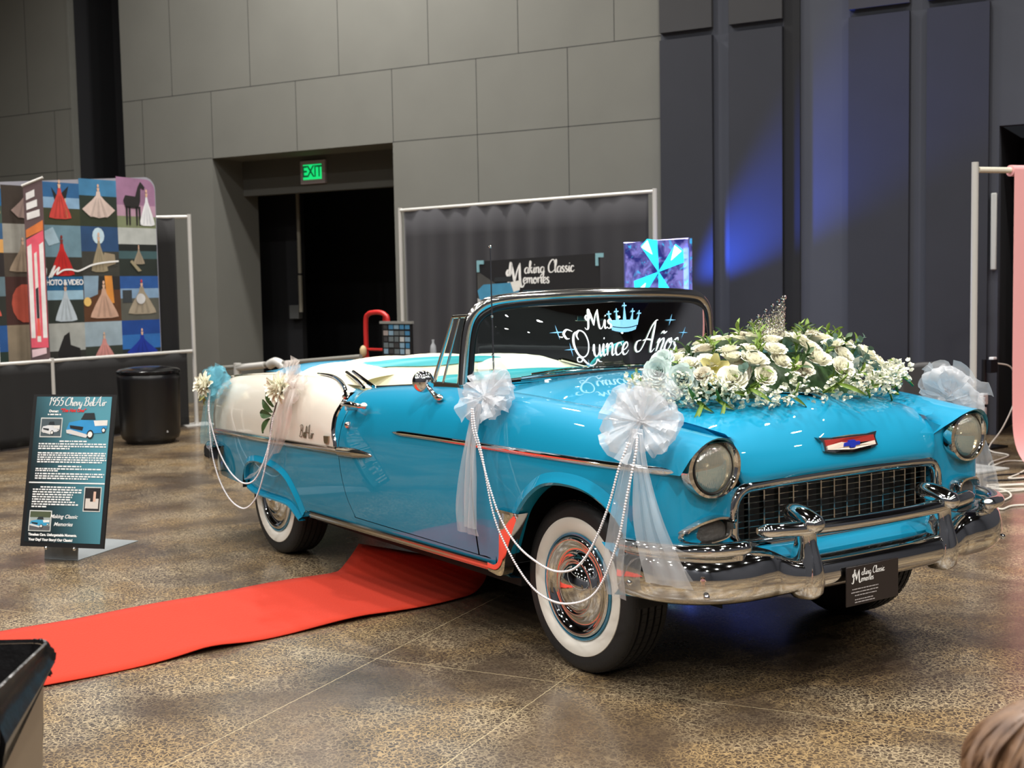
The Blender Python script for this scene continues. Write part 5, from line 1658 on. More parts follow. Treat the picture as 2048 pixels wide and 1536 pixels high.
drape_run('pipe_and_drape', 'narrow tall black curtain on a white pole right of the photo backdrop', (-10.56, .92), (-10.24, 1.40), 2.40, .03, (1,), 3, mm=drape_k, amp=.03, a_ext=(.02, .72))

# ------------------------------------------------------------------ photo backdrop on the left
bo, bd, bn_ = vplane((-9.5, -1.1), (-10.5, 1.3))
SR, ZT = 2.355, 2.845
bk = thing('photo_backdrop', 'large stretch-fabric backdrop printed with rows of ball gown photographs', 'backdrop', tuple(bo + bd * 1.2))
def bpt(s_, z, o=0.0): return tuple(bo + bd * s_ + bn_ * o + Vector((0, 0, z)))
body = MB(); rad = .14
pts = [(-1.3, 0.02), (SR, .02), (SR, ZT - rad)] + [(SR - rad + rad * math.cos(q), ZT - rad + rad * math.sin(q)) for q in np.linspace(0, PI / 2, 8)[1:]] + [(-1.3, ZT - .30)]
# top edge dips towards the left as printed panel follows the frame
body.prism(pts, lambda a, b, d: bpt(a, b, d), -.03, 0)
body.build('fabric_body', mat('backdrop_edge', (150, 150, 160), .7), bk, smooth=False)
PC = {}
def pc(c):
    if c not in PC: PC[c] = mat('print_%02d' % len(PC), c, .75, noise=(7, .32, 0))
    return PC[c]
tile = MB(); tmats = []
def tq(poly, c, o=.002):
    m = pc(c)
    if m not in tmats: tmats.append(m)
    tile.cur = tmats.index(m)
    tile.add([bpt(a, b, o) for a, b in poly], [list(range(len(poly)))])
def gown(s_, z0, w, h, c, skin=(214, 176, 150), style=0, o=.006, hat=None):
    k = [(-.5, 0), (-.46, .10), (-.30, .34), (-.10, .60), (-.06, .74), (.06, .74), (.10, .60), (.30, .34), (.46, .10), (.5, 0), (.25, -.03), (-.25, -.03)]
    if style == 1: k = [(-.5, .22), (-.2, .48), (-.07, .62), (-.05, .74), (.05, .74), (.07, .62), (.2, .48), (.5, .22), (.3, .04), (0, -.02), (-.3, .04)]
    tq([(s_ + a * w, z0 + b * h) for a, b in k], c, o)
    dk = tuple(int(v * .90) for v in c)
    for f in (-.28, -.05, .18): tq([(s_ + f * w, z0 + .01 * h), (s_ + (f + .09) * w, z0 + .01 * h), (s_ + (f * .25 + .02) * w, z0 + .55 * h), (s_ + f * .25 * w, z0 + .55 * h)], dk, o + .0015)
    tq([(s_ - .028 * h, z0 + .74 * h), (s_ + .028 * h, z0 + .74 * h), (s_ + .045 * h, z0 + .84 * h), (s_ - .045 * h, z0 + .84 * h)], skin, o + .001)
    tq([(s_ + .035 * h * math.cos(q), z0 + .90 * h + .05 * h * math.sin(q)) for q in np.linspace(0, 2 * PI, 8, endpoint=False)], hat or skin, o + .001)
Sb = [SR, 1.80, 1.30, .795, .345, -.11, -.57, -1.03]
Zb = [2.83, 2.27, 1.73, 1.235, .70]
def tl_(ci, ri, bands, extra=None):
    s1, s0 = Sb[ci], Sb[ci + 1]; z1, z0 = Zb[ri], Zb[ri + 1]
    if ri == 0: z1 = [2.83, 2.78, 2.72, 2.66, 2.62, 2.58, 2.55][ci]
    n = len(bands); zz = z1
    for f, c in bands:
        nz_ = zz - f * (z1 - z0)
        if ci == 0 and ri == 0 and zz == z1:
            tq([(s0, zz), (s0, nz_), (s1 - .01, nz_), (s1 - .01, z1 - .14)] + [(s1 - .01 - .13 + .13 * math.cos(q), z1 - .14 + .13 * math.sin(q)) for q in np.linspace(.2, PI / 2, 6)], c)
        else: tq([(s0, zz), (s0, nz_), (s1 - (.01 if ci == 0 else 0), nz_), (s1 - (.01 if ci == 0 else 0), zz)], c)
        zz = nz_
    return (s0 + s1) / 2, z0, s1 - s0, z1 - z0
SKY, SKL, GRD, DKG = (38, 92, 140), (120, 160, 190), (48, 52, 34), (20, 26, 24)
c_, z_, w_, h_ = tl_(0, 0, [(.55, (150, 110, 140)), (.22, (176, 140, 160)), (.23, (120, 128, 96))])
# horse: body, neck, head, legs
tq([(c_ - .19, z_ + .30), (c_ - .16, z_ + .36), (c_ - .02, z_ + .35), (c_ + .02, z_ + .46), (c_ + .06, z_ + .52), (c_ + .12, z_ + .46), (c_ + .11, z_ + .43), (c_ + .06, z_ + .45), (c_ + .05, z_ + .30), (c_ + .02, z_ + .22), (c_ - .16, z_ + .22)], (30, 26, 26), .006)
for dx in (-.16, -.12, -.02, .02): tq([(c_ + dx, z_ + .24), (c_ + dx + .03, z_ + .24), (c_ + dx + .025, z_ + .03), (c_ + dx + .005, z_ + .03)], (28, 24, 24), .006)
gown(c_ + .14, z_ + .04, .22, .42, (228, 230, 236))
c_, z_, w_, h_ = tl_(1, 0, [(.35, (60, 120, 160)), (.3, (30, 44, 34)), (.35, (40, 48, 30))]); gown(c_, z_ + .10, .44, .38, (206, 186, 176), style=1)
c_, z_, w_, h_ = tl_(2, 0, [(.35, SKY), (.25, (130, 165, 195)), (.4, (56, 58, 34))]); tq([(c_ - .10, z_ + .40), (c_ - .02, z_ + .30), (c_ + .12, z_ + .42), (c_ + .08, z_ + .28), (c_ - .06, z_ + .26)], (20, 20, 22), .004); gown(c_, z_ + .08, .28, .42, (196, 62, 54)); gown(c_ + .07, z_ + .08, .10, .22, (206, 176, 110), o=.0045)
c_, z_, w_, h_ = tl_(3, 0, [(1, (52, 42, 34))]); gown(c_ + .06, z_ + .06, .36, .34, (150, 128, 120), style=1)
c_, z_, w_, h_ = tl_(4, 0, [(.5, (30, 100, 150)), (.5, (60, 80, 70))]); gown(c_ + .1, z_ + .1, .22, .36, (190, 160, 120))
c_, z_, w_, h_ = tl_(0, 1, [(.34, (176, 180, 176)), (.14, DKG), (.16, (60, 88, 92)), (.36, (34, 42, 36))]); gown(c_, z_ + .14, .16, .22, (150, 138, 118)); tq([(c_ - .13, z_ + .16), (c_ - .1, z_ + .18), (c_ + .03, z_ + .06), (c_ - .02, z_ + .05)], (150, 140, 112), .008)
c_, z_, w_, h_ = tl_(1, 1, [(.5, (36, 70, 110)), (.5, (56, 56, 50))]); tq([(c_ - .02 + .08 * math.cos(q), z_ + .44 + .09 * math.sin(q)) for q in np.linspace(0, 2 * PI, 12, endpoint=False)], (190, 215, 230), .004); gown(c_ - .02, z_ + .06, .22, .44, (150, 138, 112)); tq([(c_, z_ + .08), (c_ + .2, z_ + .14), (c_ + .19, z_ + .24), (c_ + .05, z_ + .26)], (150, 136, 112), .005)
c_, z_, w_, h_ = tl_(2, 1, [(.62, (104, 136, 150)), (.38, (46, 44, 36))]); tq([(c_ - .24, z_ + .46), (c_ - .1, z_ + .52), (c_ - .02, z_ + .36), (c_ - .16, z_ + .32)], (160, 186, 200), .004); gown(c_, z_ + .02, .30, .44, (188, 28, 26), skin=(120, 40, 36))
c_, z_, w_, h_ = tl_(3, 1, [(.55, (150, 148, 140)), (.45, (70, 60, 50))]); gown(c_, z_ + .06, .34, .36, (150, 132, 112))
c_, z_, w_, h_ = tl_(4, 1, [(.3, (50, 90, 130)), (.25, (214, 160, 90)), (.45, (36, 30, 30))]); gown(c_ + .06, z_ + .06, .2, .26, (22, 44, 96))
c_, z_, w_, h_ = tl_(0, 2, [(.28, (38, 84, 150)), (.22, (130, 160, 190)), (.5, (86, 86, 78))]); gown(c_ + .02, z_ + .08, .40, .40, (160, 148, 128), hat=(190, 60, 60)); tq([(c_ + .065 * math.cos(q), z_ + .24 + .06 * math.sin(q)) for q in np.linspace(0, 2 * PI, 14, endpoint=False)], (206, 206, 206), .011)
tq([(c_ - .25, z_ + .2), (c_ - .12, z_ + .2), (c_ - .12, z_ + .34), (c_ - .25, z_ + .34)], (50, 56, 60), .004)
c_, z_, w_, h_ = tl_(1, 2, [(.3, (36, 34, 34)), (.7, (86, 52, 28))]); tq([(c_ - .24, z_ + .5), (c_ - .04, z_ + .5), (c_ - .06, z_ + .3), (c_ - .24, z_ + .24)], (130, 156, 176), .004); tq([(c_ + .04, z_ + .5), (c_ + .14, z_ + .5), (c_ + .16, z_ + .2), (c_ + .06, z_ + .2)], (214, 140, 60), .004); tq([(c_ - .2 + .05 * math.cos(q), z_ + .22 + .05 * math.sin(q)) for q in np.linspace(0, 2 * PI, 12, endpoint=False)], (236, 190, 110), .005); gown(c_ + .02, z_ + .05, .38, .42, (198, 160, 138))
c_, z_, w_, h_ = tl_(2, 2, [(.30, (30, 96, 140)), (.2, (150, 186, 206)), (.5, (36, 44, 38))]); gown(c_ + .02, z_ + .03, .28, .42, (186, 198, 206))
c_, z_, w_, h_ = tl_(3, 2, [(1, (60, 30, 24))]); tq([(c_ + .16 * math.cos(q), z_ + .22 + .2 * math.sin(q)) for q in np.linspace(0, 2 * PI, 14, endpoint=False)], (170, 74, 56), .004)
c_, z_, w_, h_ = tl_(4, 2, [(.4, (96, 120, 130)), (.6, (36, 40, 34))]); gown(c_ + .04, z_ + .1, .26, .36, (200, 90, 74))
c_, z_, w_, h_ = tl_(0, 3, [(.3, (22, 66, 140)), (.3, (44, 106, 176)), (.4, (30, 40, 44))]); gown(c_, z_ + .10, .44, .36, (24, 52, 156), style=1)
c_, z_, w_, h_ = tl_(1, 3, [(.5, (150, 168, 178)), (.5, (50, 56, 46))]); gown(c_, z_ + .08, .34, .36, (206, 140, 132))
c_, z_, w_, h_ = tl_(2, 3, [(.55, (166, 168, 162)), (.45, (44, 44, 38))]); tq([(c_ - .1, z_ + .24), (c_ - .02, z_ + .40), (c_ + .05, z_ + .44), (c_ + .06, z_ + .30), (c_ + .18, z_ + .26), (c_ + .18, z_ + .1), (c_ - .1, z_ + .1)], (26, 24, 24), .005)
c_, z_, w_, h_ = tl_(3, 3, [(1, (132, 118, 98))])
c_, z_, w_, h_ = tl_(4, 3, [(.5, (30, 80, 140)), (.5, (30, 50, 40))])
for ci in (5, 6):
    for ri in range(4): tl_(ci, ri, [(.5, (60, 100, 130)), (.5, (50, 50, 40))])
tile.build('printed_photographs', tmats, bk, smooth=False)
# signature and caption
wm = MB()
def ribbon(mb, pts, w, fn):
    P = cr(pts, 6); V = []; F = []
    for i, p in enumerate(P):
        t = P[min(i + 1, len(P) - 1)] - P[max(i - 1, 0)]; t = t / (np.linalg.norm(t) or 1)
        V += [fn(p[0] - t[1] * w / 2, p[1] + t[0] * w / 2), fn(p[0] + t[1] * w / 2, p[1] - t[0] * w / 2)]
        if i: F.append([2 * i - 2, 2 * i - 1, 2 * i + 1, 2 * i])
    mb.add(V, F)
ribbon(wm, [(.829, 1.802), (.775, 1.769), (.768, 1.708), (.818, 1.755), (.837, 1.809), (.803, 1.619), (.758, 1.518)], .016, lambda a, b: bpt(a, b, .014))
ribbon(wm, [(.864, 1.714), (.918, 1.809), (.944, 1.837), (.889, 1.721), (.949, 1.789), (1.0, 1.823), (.964, 1.755), (1.048, 1.796), (1.147, 1.803), (1.247, 1.789), (1.421, 1.852), (1.596, 1.881), (1.783, 1.896)], .018, lambda a, b: bpt(a, b, .014))
V, F = text_mesh('PHOTO & VIDEO', .082, bold=.002, space=.86)
wm.add([bpt(1.045 + a * .92, 1.665 + b, .014) for a, b, c in V], F)
wm.build('backdrop_lettering', white_m, bk, smooth=False)

# roll-up banner in front of the backdrop, standing at an angle
ro, rd_, rn = vplane((-9.56, -.58), (-9.44, -.34))
ru = thing('rollup_banner', 'narrow white and pink roll-up banner seen edge-on before the photo backdrop', 'banner', tuple(ro))
def rpt(s_, z, o=0.0): return tuple(ro + rd_ * s_ + rn * o + Vector((0, 0, z)))
RW = .19
b = MB(); b.prism([(0, .08), (RW, .08), (RW, 2.72), (0, 2.64)], lambda a, z, d: rpt(a, z, d), -.006, 0); b.build('banner_sheet', mat('banner_brown', (94, 74, 76), .6), ru, smooth=False)
b = MB(); b.tube([rpt(-.01, 2.645, 0), rpt(RW + .01, 2.73, 0)], .014, 8); b.build('top_rail', pipe_white, ru)
b = MB(); b.box(rpt(RW / 2, .05), (.30, .14, .09)); b.build('base_case', grey_metal, ru)
ruM = []
rm_ = MB()
def rq(poly, c, o=.003):
    m = pc(c)
    if m not in ruM: ruM.append(m)
    rm_.cur = ruM.index(m); rm_.add([rpt(a * .53, z, o) for a, z in poly], [list(range(len(poly)))])
rq([(.02, 1.0), (.34, 1.0), (.34, 2.20), (.02, 2.10)], (232, 90, 110)); rq([(.03, 1.1), (.11, 1.1), (.11, 2.06), (.03, 2.03)], (244, 236, 232), .005); rq([(.25, 1.1), (.33, 1.1), (.33, 2.08), (.25, 2.05)], (244, 236, 232), .005)
rq([(.14, 1.06), (.21, 1.06), (.20, 1.98), (.15, 1.96)], (245, 225, 220), .005); rq([(.15, 1.3), (.20, 1.3), (.20, 1.62), (.15, 1.6)], (40, 40, 44), .007); rq([(.14, 1.12), (.21, 1.12), (.20, 1.32), (.15, 1.30)], (226, 90, 80), .0065)
rq([(.02, 2.12), (.34, 2.2), (.34, 2.30), (.02, 2.20)], (214, 120, 60), .005)
rq([(.03, .90), (.30, .94), (.30, 1.00), (.03, .98)], (240, 200, 206), .005)
for k, (z0, w_) in enumerate(((2.50, .16), (2.40, .20), (2.30, .24))): rq([(.05, z0), (.05 + w_, z0 + .04), (.05 + w_, z0 + .11), (.05, z0 + .07)], (240, 234, 232), .005)
rm_.build('banner_print', ruM, ru, smooth=False)
wc = MB(); wc.prism([(0, 0), (.12, 0), (.17, .22), (.04, .22)], lambda a, z, d: (-9.12 - a * .35, -1.10 + a * .9, .90 + z), 0, .0)
wc = MB(); wc.box((-9.13, -1.03, .98), (.02, .12, .20), Matrix.Rotation(.4, 3, 'Z'))
wc.box((-9.15, -1.04, .885), (.10, .10, .012))
tag(wc.build('sign_card', white_m, None, smooth=False), 'small white card standing on the rail at the left edge', 'card')

# trash can
tcn = thing('trash_can', 'round black plastic trash can on the floor in front of the low black curtain', 'trash can', (-8.92, .42, 0))
b = MB(); b.lathe([(0, .0), (.24, .0), (.25, .03), (.285, .055), (.30, .10), (.31, .60), (.315, .66), (.312, .70), (.300, .715)], (-8.92, .42, 0), 'z', 48); b.build('can_body', plastic_black, tcn)
b = MB(); b.lathe([(.302, .712), (.318, .72), (.318, .745), (.29, .765), (.15, .785), (.0, .79)], (-8.92, .42, 0), 'z', 48); b.build('can_lid', mat('shiny_black', (12, 12, 14), .16), tcn)
b = MB(); b.box((-8.63, .45, .13), (.004, .11, .018)); b.build('can_badge', mat('badge_grey', (170, 170, 170), .5), tcn, smooth=False)

# ------------------------------------------------------------------ information board
ww_ = Vector((.746, .666, 0)); bb_ = Vector((-.666, .746, 0))
BL = Vector((-3.612, -2.119, .100)); PW, PH, LN = .539, .86, .20
ib = thing('information_board', 'black and teal poster board about the car on a grey floor stand', 'sign', tuple(Vector((-3.45, -1.93, 0))))
upv = (Vector((0, 0, PH)) + bb_ * LN); UL = upv.length; upn = upv / UL
nrm = ww_.cross(upn); nrm = -nrm if nrm.dot(CAM_LOC - BL) < 0 else nrm
def ip(a, b, o=0.0): return tuple(BL + ww_ * (a * PW) + upn * (b * UL) + nrm * o)
b = MB(); b.prism([(0, 0), (1, 0), (1, 1), (0, 1)], lambda a, c, d: ip(a, c, d), -.012, 0); b.build('poster_frame', black, ib, smooth=False)
pm = bpy.data.materials.new('poster_print'); pm.use_nodes = True
nt = pm.node_tree; tcc = nt.nodes.new('ShaderNodeTexCoord'); sp = nt.nodes.new('ShaderNodeSeparateXYZ'); nt.links.new(tcc.outputs['UV'], sp.inputs[0])
g_ = nmath(nt, 'ADD', nmath(nt, 'MULTIPLY', sp.outputs[0], .9), nmath(nt, 'MULTIPLY', sp.outputs[1], .55))
cc = mixc(nt, ramp(nt, g_, .25, 1.25), lin((22, 32, 36)), lin((84, 150, 166)))
nt.links.new(cc, nt.nodes['Principled BSDF'].inputs['Base Color']); nt.nodes['Principled BSDF'].inputs['Roughness'].default_value = .35
def ipr(name, rect, m, o=.002, uv=False):
    a0, a1, b0, b1 = rect
    mb = MB(); mb.add([ip(a0, b0, o), ip(a1, b0, o), ip(a1, b1, o), ip(a0, b1, o)], [[0, 1, 2, 3]])
    ob = mb.build(name, m, ib, smooth=False)
    if uv:
        l = ob.data.uv_layers.new(name='UVMap')
        for lp in ob.data.loops:
            co = Vector(ob.data.vertices[lp.vertex_index].co) + ib.location - BL
            l.data[lp.index].uv = (co.dot(ww_) / PW, co.dot(upn) / UL)
    return ob
ipr('poster_print', (.045, .955, .03, .985), pm, .002, True)
def itext(body, x, y, size, m, shear=.0, bold=.001, align='CENTER'):
    V, F = text_mesh(body, size, shear, bold, align)
    mb = MB(); mb.add([ip(x + a / PW, y + b / UL, .0045) for a, b, c in V], F); mb.build('poster_lettering', m, ib, smooth=False)
def iscript(txt, x, y, size, m, pen=.12):
    V, F, w_ = script_mesh(txt, size, pen=pen, slant=.12, thin=.5)
    mb = MB(); mb.add([ip(x + a / PW, y + b / UL, .0045) for a, b in V], F); mb.build('poster_lettering', m, ib, smooth=False); return w_
cx_ = .20
for wd__ in ('1955', 'Chevy', 'Bel', 'Air'):
    cx_ += iscript(wd__, cx_, .925, .049, white_m) / PW + .020
itext('"The Hot One"', .50, .893, .026, mat('poster_red', (214, 40, 40), .5), .3, .0012)
itext('Owner:', .27, .888, .020, white_m); 
def ilines(rows, h, m=white_m):
    mb = MB()
    for x0, x1, y, sd in rows:
        r = random.Random(sd); x = x0
        while x < x1 - .01:
            w_ = min(x1 - x, r.uniform(.012, .055))
            hh = h / UL / 2
            mb.add([ip(x, y - hh, .0045), ip(x + w_, y - hh, .0045), ip(x + w_, y + hh, .0045), ip(x, y + hh, .0045)], [[0, 1, 2, 3]]); x += w_ + .010
    mb.build('small_print', m, ib, smooth=False)
ilines([(.20, .36, .866, 1), (.37, .70, .690, 2)] + [(.12, x1, y, 3 + k) for k, (x1, y) in enumerate([(.95, .672), (.95, .656), (.50, .641), (.94, .612), (.95, .598), (.94, .583), (.95, .568), (.90, .553)])] + [(.38, .66, .525, 20)] +
       [(.11, x1, y, 30 + k) for k, (x1, y) in enumerate([(.91, .508), (.40, .495), (.94, .476), (.94, .460), (.75, .445)])] + [(.19, .62, .388, 50)] +
       [(.10, x1, y, 51 + k) for k, (x1, y) in enumerate([(.69, .372), (.69, .356), (.60, .340), (.58, .324), (.56, .308), (.62, .292), (.66, .276), (.28, .260)])], .0075)
ipr('poster_rule', (.045, .955, .413, .421), white_m, .0045)
itext('Making Classic', .50, .198, .030, white_m, .35, .0004); itext('Memories', .50, .148, .030, white_m, .35, .0004)
itext('Timeless Cars. Unforgettable Moments.', .385, .078, .0195, white_m); itext('Your Day! Your Story! Our Classic!', .365, .046, .0195, white_m)
# small printed pictures on the board
sky_p, tree_p = pc((140, 170, 190)), pc((50, 60, 44))
def minicar(x, y, w, h, c, flip=1):
    """simple printed picture of a convertible; shapes in poster space"""
    shapes = [([(0, .35), (.06, .62), (.35, .72), (.95, .70), (1, .45), (.93, .25), (.1, .15)], c, .005), ([(.66, .70), (1, .72), (1, .52), (.7, .5)], (226, 226, 220), .0056), ([(.34, .74), (.42, .98), (.66, .99), (.70, .74)], (30, 40, 44), .005),
              ([(0, .34), (.02, .22), (.5, .05), (.56, .16), (.1, .36)], (206, 206, 204), .0062), ([(.08, .52), (.10, .40), (.40, .32), (.42, .46)], (20, 24, 28), .006)]
    for qx, qy, rx in ((.60, .18, .085), (.92, .34, .05)):
        shapes.append(([(qx + rx * math.cos(q), qy + rx * 2.0 * math.sin(q)) for q in np.linspace(0, 2 * PI, 12, endpoint=False)], (24, 24, 24), .0062))
        shapes.append(([(qx + rx * .66 * math.cos(q), qy + rx * 1.3 * math.sin(q)) for q in np.linspace(0, 2 * PI, 12, endpoint=False)], (226, 226, 220), .0068))
    mb = MB(); ms = []
    for poly, cc_, o in shapes:
        m = pc(cc_)
        if m not in ms: ms.append(m)
        mb.cur = ms.index(m); mb.add([ip(x + (a if flip > 0 else 1 - a) * w, y + b_ * h, o) for a, b_ in poly], [list(range(len(poly)))])
    mb.build('printed_picture', ms, ib, smooth=False)
minicar(.44, .705, .49, .175, (44, 140, 196))
for rect in ((.12, .385, .715, .845), (.72, .925, .235, .395), (.085, .355, .10, .235)): ipr('picture_border', rect, pc((206, 210, 206)), .0036)
ipr('printed_picture', (.13, .375, .722, .838), pc((70, 84, 90)), .0042); minicar(.14, .73, .22, .09, (210, 214, 216))
ipr('printed_picture', (.73, .915, .241, .389), pc((26, 26, 28)), .0042)
ipr('printed_picture', (.745, .90, .255, .32), pc((206, 200, 192)), .005); ipr('printed_picture', (.80, .835, .30, .375), pc((30, 28, 30)), .0055); ipr('printed_picture', (.835, .865, .30, .365), pc((214, 180, 160)), .0058)
ipr('printed_picture', (.095, .345, .106, .229), pc((150, 160, 158)), .0042); ipr('printed_picture', (.095, .345, .19, .229), pc((70, 80, 56)), .0044); ipr('printed_picture', (.095, .345, .106, .135), pc((90, 90, 92)), .0044)
minicar(.10, .12, .235, .075, (52, 150, 190))
# floor stand
b = MB(); b.add([(-3.64, -1.98, .004), (-3.46, -1.84, .004), (-3.81, -1.37, .004), (-4.03, -1.53, .004)], [[0, 1, 2, 3]]); b.build('stand_plate', grey_metal, ib, smooth=False, solid=.006, solid_off=1)
b = MB(); b.add([(-3.64, -1.98, .006), (-3.46, -1.84, .006), tuple(Vector((-3.46, -1.84, .15)) + bb_ * .02), tuple(Vector((-3.64, -1.98, .15)) + bb_ * .02)], [[0, 1, 2, 3]]); b.build('stand_bracket', grey_metal, ib, smooth=False, solid=.006)
for q in (.32, .66):
    b = MB(); b.sphere(ip(q, -.006, .004), .011, 10); b.build('stand_bolt', chrome_dull, ib)

# ------------------------------------------------------------------ red carpet with its end curling up
cm_r = mat('red_carpet_felt', (180, 41, 11), .9, noise=(90, .08, .25))
cp = MB(); G = []
ctr = [(-1.60, -3.95), (-1.60, -2.6), (-1.66, -1.9), (-1.72, -1.2), (-1.735, -.78), (-1.82, -.48)]
C_ = cr([(a, b, 0) for a, b in ctr], 14)
nC = len(C_)
for i, p in enumerate(C_):
    t = C_[min(i + 1, nC - 1)] - C_[max(i - 1, 0)]; t = t / np.linalg.norm(t)
    sd_ = np.array([t[1], -t[0]])
    s_ = i / (nC - 1)
    row = []
    for j in range(11):
        v = -1 + j / 5
        curl = max(0, (s_ - .88) / .12)
        z = .010 + .12 * curl ** 1.6 + (.018 * math.exp(-((p[1] + 1.95) / .16) ** 2) * max(0, v) ** 3) + (.015 * math.exp(-((p[1] + 1.15) / .3) ** 2) * max(0, v) ** 3) + .002 * math.sin(p[1] * 9 + v)
        back = .03 * max(0, curl - .6)
        row.append((p[0] + sd_[0] * .475 * v - t[0] * back * 0, p[1] + sd_[1] * .475 * v - back, z))
    G.append(row)
cp.grid(G)
tag(cp.build('red_carpet', cm_r, None, solid=.005, solid_off=-1), 'orange-red carpet runner on the floor ending under the car', 'carpet')

# ------------------------------------------------------------------ square bin with a black liner in the near left corner
bn0 = thing('waste_bin', 'taupe square waste bin with a black plastic liner at the near left corner', 'bin', (.9, -3.3, 0))
e1_ = Vector((.86, -.50, 0)).normalized(); e2_ = Vector((-.54, -.84, 0)).normalized()
cA = Vector((.832, -3.061, 0)); BW, BH = .44, .70
def bp_(a, b, z, k=1.0):
    c = cA + e1_ * (BW / 2) + e2_ * (BW / 2)
    return c + (e1_ * (a - .5) + e2_ * (b - .5)) * (BW * k) + Vector((0, 0, z))
def rsq(k, z, r_=.10, n=6):
    out = []
    for (sa, sb, q0) in ((1, 1, 0), (0, 1, 90), (0, 0, 180), (1, 0, 270)):
        for i in range(n + 1):
            q = math.radians(q0 + 90 * i / n)
            out.append(tuple(bp_((sa - (r_ if sa else -r_)) + r_ * math.cos(q), (sb - (r_ if sb else -r_)) + r_ * math.sin(q), z, k)))
    return out
b = MB(); b.grid([rsq(.82, .0), rsq(.84, .02), rsq(.97, BH - .04), rsq(.99, BH), rsq(.97, BH)], cv=True); b.add(rsq(.82, .001), [list(range(28))])
b.build('bin_body', mat('taupe_plastic', (128, 112, 94), .42, noise=(3, .08, .05)), bn0)
b = MB(); fcr = crumple(5, 7); G = []
for (k, dz, am) in ((.3, -.62, .005), (.78, -.60, .01), (.92, -.20, .012), (.955, -.03, .006), (.985, .010, .003), (1.01, .008, .003), (1.015, -.010, .007), (1.02, -.03, .013), (1.02, -.05, .018), (1.02, -.075, .021), (1.015, -.10, .020), (1.01, -.125, .014), (1.012, -.145, .008)):
    ring = []
    base_r = rsq(k, BH, n=22)
    for i, p in enumerate(base_r):
        a = 2 * PI * i / len(base_r)
        c = bp_(.5, .5, BH)
        d = (Vector(p) - c); d.z = 0
        along = d.dot(e1_) / (BW * .5); d.normalize()
        w = fcr(a * 3.2, dz * 20) + .5 * math.sin(a * 16 + dz * 60) + .35 * math.sin(a * 37 + dz * 25)
        kz = (.85 + .45 * along) if k > 1.0 and dz < 0 else 1.0
        ring.append(tuple(Vector(p) + d * (am * w) + Vector((0, 0, dz * kz + am * .6 * math.sin(a * 23 + dz * 40)))))
    G.append(ring)
b.grid(G, cv=True)
b.build('bin_liner', mat('liner_plastic', (22, 21, 22), .28, noise=(18, .1, .6)), bn0)

# ------------------------------------------------------------------ behind the car: barrier pipes, dolly, table, collage
pp = thing('pipe_rail', 'pale metal pipe rail with elbow ends behind the ivory trunk', 'rail', (-8.9, 1.5, 0))
b = MB(); b.tube([(-9.35, 1.40, .70), (-8.9, 1.51, .735), (-7.15, 1.95, .875)], .026, 10); b.build('rail_pipe', mat('worn_pipe', (150, 148, 140), .45, .5), pp)
b = MB(); b.tube(cr([(-8.55, 1.60, .76), (-8.45, 1.62, .79), (-8.36, 1.65, .76), (-8.33, 1.66, .68), (-8.33, 1.66, .02)], 5), .05, 10); b.build('elbow', pipe_white, pp)
b = MB(); b.cyl((-9.12, 1.47, 0), (-9.12, 1.47, .76), .042, n=12); b.cyl((-9.10, 1.47, .71), (-8.62, 1.58, .755), .036, n=12); b.build('post', pipe_white, pp)
hk = thing('hand_truck', 'red hand truck standing beside the small collage board', 'hand truck', (-7.9, 2.53, 0))
b = MB(); b.tube(cr([(-8.05, 2.49, .10), (-8.05, 2.49, .7), (-8.05, 2.49, 1.18), (-8.01, 2.50, 1.27), (-7.93, 2.52, 1.29), (-7.84, 2.55, 1.29), (-7.76, 2.57, 1.26), (-7.73, 2.58, 1.18), (-7.73, 2.58, .7), (-7.73, 2.58, .10)], 5), .026, 10)
for z in (.3, .6, .9): b.tube([(-8.05, 2.49, z), (-7.73, 2.58, z)], .014, 8)
b.tube([(-7.84, 2.60, 1.25), (-7.84, 2.60, .3)], .018, 8)
b.build('frame', red_m, hk)
b = MB(); b.box((-7.87, 2.44, .02), (.38, .22, .012), Matrix.Rotation(.27, 3, 'Z')); b.build('toe_plate', red_m, hk, smooth=False)
for q in ((-8.07, 2.56), (-7.75, 2.65)):
    b = MB(); b.lathe([(.0, -.02), (.10, -.02), (.125, 0), (.10, .02), (0, .02)], (q[0], q[1], .125), 'y', 20); b.build('wheel', rubber, hk)
b = MB(); b.sphere((-8.03, 2.44, .88), .05, 8, (.8, .8, 1.3)); b.build('tie_cloth', mat('tan_cloth', (190, 170, 130), .8), hk)
tb_ = thing('draped_table', 'black draped table behind the car holding a water bottle', 'table', (-7.3, 2.85, 0))
Rt = Matrix.Rotation(math.radians(16), 3, 'Z')
b = MB(); b.box((-6.90, 3.02, .40), (1.2, .55, .80), Rt); b.build('table_cloth', drape_m, tb_, bevel=.02, smooth=False)
cb = thing('collage_board', 'small framed collage of car pictures with a grey top bar', 'picture', (-7.30, 2.44, .80))
Rc = Matrix.Rotation(math.radians(16), 3, 'Z')
b = MB(); b.box((-7.30, 2.45, 1.0), (.42, .02, .40), Rc); b.build('board', black, cb, smooth=False)
b = MB(); b.box((-7.295, 2.44, 1.195), (.46, .03, .025), Rc); b.build('top_bar', mat('bar_grey', (130, 130, 126), .5), cb, smooth=False)
for q in (-.17, .17):
    b = MB(); b.cyl(tuple(Vector((-7.30, 2.46, .82)) + Rc @ Vector((q, 0, 0))), tuple(Vector((-7.30, 2.50, 0)) + Rc @ Vector((q, 0, 0))), .012, n=8); b.build('easel_leg', black, cb)
cm2_ = MB(); cms = []
r = random.Random(5)
